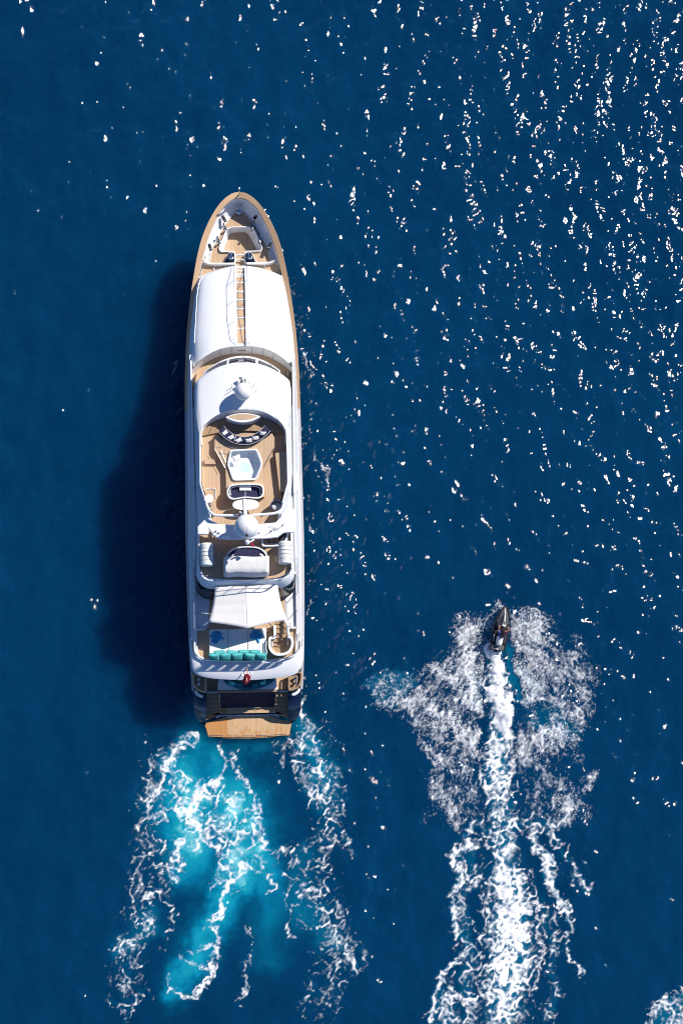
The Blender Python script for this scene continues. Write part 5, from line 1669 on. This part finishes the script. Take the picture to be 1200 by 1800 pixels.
# bathing platform
pf = [(358.5, 1271), (388, 1262), (400, 1258.5), (468, 1258), (480, 1260.5), (492, 1266), (513.5, 1269.5), (511.5, 1277), (508.5, 1293.5), (470, 1297), (436, 1298), (400, 1297), (366, 1293), (363, 1280)]
plat = MB().prism(to3([(x, y) for x, y in pf], ZP), depth=.04).build('swim_platform', 'teakwet', yacht)
MB().prism([Vector((q.x * 1.012, q.y - .03 if q.y < (NY - 1285) * S else q.y, ZP - .03)) for q in to3(pf, ZP)], depth=.34).build('platform_edge', 'navy', plat)
for x0_, x1_ in ((368, 392), (398, 420), (424, 445), (449, 470), (474, 502)):
    z = ZP + .16
    yy = lambda x: 1292.3 + 2.2 * math.sin(math.pi * (x - 365) / 144)
    q0, q1 = P(x0_, yy(x0_) - 1, z), P(x1_, yy(x1_) - 1, z)
    MB().tube([Vector((q0.x, q0.y - .12, ZP)), q0, q1, Vector((q1.x, q1.y - .12, ZP))], .025, 6).build('platform_rail', 'chrome', plat)

# ---------------------------------------------------------------- jet ski with its rider
M['ski'] = mat_simple('jet_ski_graphite', (.022, .021, .023), .25, coat=.5, var=.15)
M['skigrey'] = mat_simple('jet_ski_grey', (.13, .125, .12), .28, coat=.4, var=.1)
M['skimat'] = mat_simple('jet_ski_deck_mat', (.012, .014, .022), .8, var=.2, bump=(30, .01))
M['vest'] = mat_simple('maroon_vest', (.085, .016, .022), .7, var=.35, vscale=9, bump=(14, .015))
M['shorts'] = mat_simple('blue_shorts', (.012, .10, .36), .8, var=.3, vscale=8, bump=(14, .01))
M['skin'] = mat_simple('tanned_skin', (.36, .19, .12), .5, var=.12, vscale=8)
M['hair'] = mat_simple('dark_brown_hair', (.035, .014, .010), .55, var=.4, vscale=20, bump=(40, .01))

K_Z = .10
k_loc = Vector(((871.5 - NX) * kz(.3), (NY - 1143) * kz(.3), K_Z))
K_ROT = Matrix.Rotation(math.radians(-9.2), 4, 'Z') @ Matrix.Rotation(math.radians(4), 4, 'X') @ Matrix.Rotation(math.radians(4), 4, 'Y')
ski = bpy.data.objects.new('jet_ski', None)
col.objects.link(ski)
ski.location = k_loc
ski.rotation_euler = K_ROT.to_euler()
tag(ski, 'dark grey jet ski with a white seat back throwing up spray', 'jet ski')

ky = [0, .12, .3, .8, 1.3, 1.8, 2.2, 2.6, 2.9, 3.08, 3.17]
khw = [.46, .53, .56, .585, .58, .55, .49, .39, .26, .14, .03]
kzz = [.40, .41, .42, .43, .44, .46, .49, .53, .57, .60, .61]
rows = []
for y, hw, z in zip(ky, khw, kzz):
    d = min(1, max(0, (3.17 - y) / 1.0))
    rows.append([(-hw * .80, y, z + .03), (-hw, y, z), (-hw * .98, y, z - .12), (-hw * (.72 + .1 * d), y - .06 * (1 - d), .05), (0, y - .25 * (1 - d), -.18 * d),
                 (hw * (.72 + .1 * d), y - .06 * (1 - d), .05), (hw * .98, y, z - .12), (hw, y, z), (hw * .80, y, z + .03)])
b = MB().grid(rows); b.face(rows[0]); b.face(rows[-1][::-1])
b.build('hull', 'ski', ski, angle=35)
MB().tube([(-w_, y, z + .0) for y, w_, z in zip(ky, khw, kzz)][::1] + [(w_, y, z) for y, w_, z in list(zip(ky, khw, kzz))[::-1]], .035, 6).build('bumper', 'ski', ski)
deck = [(-w_ * .81, y, z - .02) for y, w_, z in zip(ky, khw, kzz)]
d_r = [(-q[0], q[1], q[2]) for q in deck]
MB().grid([deck, d_r]).build('deck_mat', 'skimat', ski)
# hood
rows = []
for y, hw, zt in ((1.62, .34, .80), (1.75, .38, .93), (1.95, .42, .94), (2.2, .42, .86), (2.5, .35, .77), (2.8, .25, .70), (3.0, .15, .65), (3.1, .07, .62)):
    r = []
    for a in np.linspace(-1, 1, 11):
        r.append((hw * a, y, .44 + .06 * (y - 1.6) + (zt - .44 - .06 * (y - 1.6)) * (1 - abs(a) ** 2.2)))
    rows.append(r)
b = MB().grid(rows); b.face(rows[0])
hd = b.build('hood', 'skigrey', ski, angle=50)
rows = []
for y, hw, zt in ((2.0, .20, .965), (2.2, .22, .885), (2.45, .17, .80), (2.65, .07, .75)):
    rows.append([(hw * a, y, zt + .015 - .06 * a * a) for a in np.linspace(-1, 1, 7)])
MB().grid(rows).build('hood_panel', 'ski', hd)
MB().prism([Vector(q) for q in ((-.12, 1.86, .99), (.12, 1.86, .99), (.13, 2.0, .985), (0, 2.2, .95), (-.13, 2.0, .985))], depth=.06).build('instrument_pod', 'skigrey', hd, bevel=.02)
# seat: black saddle with a white rear
def seat_row(y, hw, zt):
    return [(hw * math.sin(a), y, .42 + (zt - .42) * max(0, math.cos(a)) ** .45) for a in np.linspace(-math.pi / 2, math.pi / 2, 11)]
rows = [seat_row(*q) for q in ((1.0, .20, .84), (1.2, .19, .83), (1.45, .17, .84), (1.7, .16, .86))]
b = MB().grid(rows); b.face(rows[-1])
b.build('saddle', 'skimat', ski)
rows = [seat_row(*q) for q in ((.36, .10, .70), (.42, .17, .82), (.6, .215, .88), (.85, .215, .87), (1.0, .205, .85))]
b = MB().grid(rows); b.face(rows[0])
b.build('rear_seat', 'whitefab', ski)
MB().prism([Vector(q) for q in ((-.42, .04, .47), (.42, .04, .47), (.46, .36, .47), (.2, .42, .47), (-.2, .42, .47), (-.46, .36, .47))], depth=.06).build('boarding_platform', 'skigrey', ski, bevel=.02)
MB().box((-.02, .1, .485), (.16, .06, .02)).build('platform_badge', 'whitefab', ski)
MB().tube([(0, .05, .1), (0, -.12, .08)], [.11, .09], 10).build('jet_nozzle', 'black', ski)
hb = MB().tube([(-.36, 1.66, 1.06), (-.2, 1.76, 1.04), (0, 1.78, 1.02), (.2, 1.76, 1.04), (.36, 1.66, 1.06)], .022, 6).build('handlebar', 'black', ski)
MB().box((0, 1.79, 1.05), (.26, .13, .08)).build('handlebar_pad', 'whitefab', hb, bevel=.03)
for sx in (-1, 1):
    MB().box((sx * .40, 2.05, .80), (.05, .10, .06)).build('mirror', 'chrome', hd, bevel=.015)
MB().box((-.42, .85, .46), (.06, .55, .04)).build('footwell_trim', 'canvasgrey', ski, bevel=.015)
MB().box((.42, .85, .46), (.06, .55, .04)).build('footwell_trim', 'skigrey', ski, bevel=.015)

# rider: one continuous skinned body, in jet ski coordinates
rid = bpy.data.objects.new('person', None)
col.objects.link(rid)
rid.location = k_loc
rid.rotation_euler = K_ROT.to_euler()
tag(rid, 'person in a maroon vest and blue shorts crouched forward over the jet ski handlebar', 'person')
V, E, Rr = [], [], []
def jv(p, r, link=None):
    V.append(p); Rr.append(r)
    if link is not None:
        E.append((link, len(V) - 1))
    return len(V) - 1
pel = jv((0, 1.08, .97), .15)
wa = jv((0, 1.18, 1.14), .13, pel)
chs = jv((.01, 1.32, 1.34), .16, wa)
nk0 = jv((.01, 1.42, 1.46), .09, chs)
nk = jv((.01, 1.48, 1.53), .055, nk0)
hd0 = jv((.01, 1.53, 1.60), .085, nk)
hd1 = jv((.01, 1.56, 1.69), .098, hd0)
jv((.01, 1.55, 1.77), .075, hd1)
jv((.01, 1.655, 1.655), .018, hd1)   # nose
for sx in (-1, 1):
    sh = jv((sx * .19, 1.38, 1.41), .075, nk0)
    el = jv((sx * .36, 1.50, 1.22), .052, sh)
    wr = jv((sx * .33, 1.67, 1.10), .034, el)
    pa = jv((sx * .325, 1.73, 1.085), .038, wr)
    for k_, (ox, l_) in enumerate(((-.036, .07), (-.012, .08), (.012, .078), (.036, .062))):
        f1 = jv((sx * .325 + ox, 1.775, 1.10), .010, pa)
        f2 = jv((sx * .325 + ox, 1.775 + .012, 1.10 - l_ * .55), .009, f1)
        jv((sx * .325 + ox, 1.755, 1.10 - l_), .008, f2)
    t1 = jv((sx * .325 - sx * .05, 1.725, 1.07), .011, pa)
    jv((sx * .325 - sx * .055, 1.765, 1.045), .009, t1)
    hp = jv((sx * .11, 1.07, .95), .105, pel)
    kn = jv((sx * .31, 1.42, .88), .07, hp)
    cf = jv((sx * .36, 1.30, .68), .058, kn)
    an = jv((sx * .37, 1.18, .52), .04, cf)
    ft = jv((sx * .38, 1.28, .475), .042, an)
    jv((sx * .39, 1.40, .465), .032, ft)
me = bpy.data.meshes.new('body')
me.from_pydata(V, E, [])
bo = bpy.data.objects.new('body', me)
col.objects.link(bo); bo.parent = rid
md = bo.modifiers.new('skin', 'SKIN')
md.use_smooth_shade = True
if not me.skin_vertices:
    bpy.context.view_layer.objects.active = bo
sv = me.skin_vertices[0].data
for i, r in enumerate(Rr):
    sv[i].radius = (r, r)
    sv[i].use_root = (i == 0)
sb = bo.modifiers.new('sub', 'SUBSURF'); sb.levels = 1; sb.render_levels = 2
me.materials.append(M['skin'])
# vest, shorts, hair
def ringz(c, rx, ry, tilt, n=16):
    R_ = Matrix.Rotation(tilt, 3, 'X')
    return [Vector(c) + R_ @ Vector((rx * math.cos(2 * math.pi * i / n), ry * math.sin(2 * math.pi * i / n), 0)) for i in range(n)]
rows = [ringz((0, 1.09, 1.00), .185, .155, -.4), ringz((0, 1.16, 1.12), .185, .155, -.5), ringz((.005, 1.25, 1.25), .205, .175, -.55), ringz((.01, 1.33, 1.36), .225, .175, -.6), ringz((.01, 1.40, 1.44), .20, .14, -.6), ringz((.01, 1.45, 1.485), .115, .09, -.5)]
vs_ = MB().grid(rows, close=True)
for sx in (-1, 1):
    vs_.tube([(sx * .13, 1.38, 1.43), (sx * .22, 1.40, 1.39), (sx * .29, 1.45, 1.31)], [.10, .092, .075], 10)
vo = vs_.build('vest', 'vest', rid, angle=70)
MB().tube([(-.10, 1.30, 1.50), (0, 1.22, 1.42), (.10, 1.30, 1.50)], .018, 5).build('collar_strap', 'black', vo)
b = MB()
b.grid([ringz((0, 1.09, 1.02), .19, .165, -.2), ringz((0, 1.06, .92), .20, .18, 0), ringz((0, 1.06, .86), .17, .16, 0)], close=True)
for sx in (-1, 1):
    b.tube([(sx * .10, 1.07, .94), (sx * .19, 1.22, .92), (sx * .27, 1.36, .90)], [.125, .115, .105], 10)
b.build('shorts', 'shorts', rid, angle=70)
prof = [(.102 * math.cos(a), .11 * math.sin(a)) for a in np.linspace(-.25, 1.5, 8)]
MB().lathe(prof, (.01, 1.545, 1.70), 16, sx=.96, sy=1.08, axis=Matrix.Rotation(.25, 3, 'X')).build('hair', 'hair', rid)
for sx in (-1, 1):
    MB().lathe([(.012, -.02), (.02, 0), (.012, .02)], (.01 + sx * .098, 1.55, 1.66), 8).build('ear', 'skin', rid)

# ---------------------------------------------------------------- spray: droplets thrown up round the jet ski and its wash
prob = (np.clip(spray, 0, 1) ** 1.6 + .5 * np.clip(solid, 0, 1) * (PY < 1420)) * (.25 + NS)
prob = prob.ravel() / prob.sum()
nd_ = 11000
idx = RNG.choice(prob.size, nd_, p=prob)
cx_ = GX.ravel()[idx] + RNG.uniform(-.05, .05, nd_)
cy_ = GY.ravel()[idx] + RNG.uniform(-.05, .05, nd_)
cz_ = Z.ravel()[idx] + RNG.exponential(.16, nd_) + .02
sz = RNG.uniform(.009, .026, nd_) * (1 + .6 * (RNG.random(nd_) < .06))
octv = np.array([(1, 0, 0), (-1, 0, 0), (0, 1, 0), (0, -1, 0), (0, 0, 1), (0, 0, -1)], float)
octf = np.array([(0, 2, 4), (2, 1, 4), (1, 3, 4), (3, 0, 4), (2, 0, 5), (1, 2, 5), (3, 1, 5), (0, 3, 5)])
vv = (octv[None] * sz[:, None, None] * np.stack([np.ones(nd_), RNG.uniform(.8, 2.2, nd_), np.ones(nd_)], -1)[:, None] + np.stack([cx_, cy_, cz_], -1)[:, None]).reshape(-1, 3)
fv = (octf[None] + 6 * np.arange(nd_)[:, None, None]).reshape(-1, 3)
me = bpy.data.meshes.new('spray')
me.from_pydata(vv.tolist(), [], fv.tolist())
me.polygons.foreach_set('use_smooth', [True] * len(me.polygons))
M['drop'] = mat_simple('spray_droplets', (.86, .88, .9), .35, spec=.5)
me.materials.append(M['drop'])
so_ = bpy.data.objects.new('spray', me)
col.objects.link(so_)
tag(so_, 'white water droplets thrown up around the jet ski', 'spray', kind='stuff')
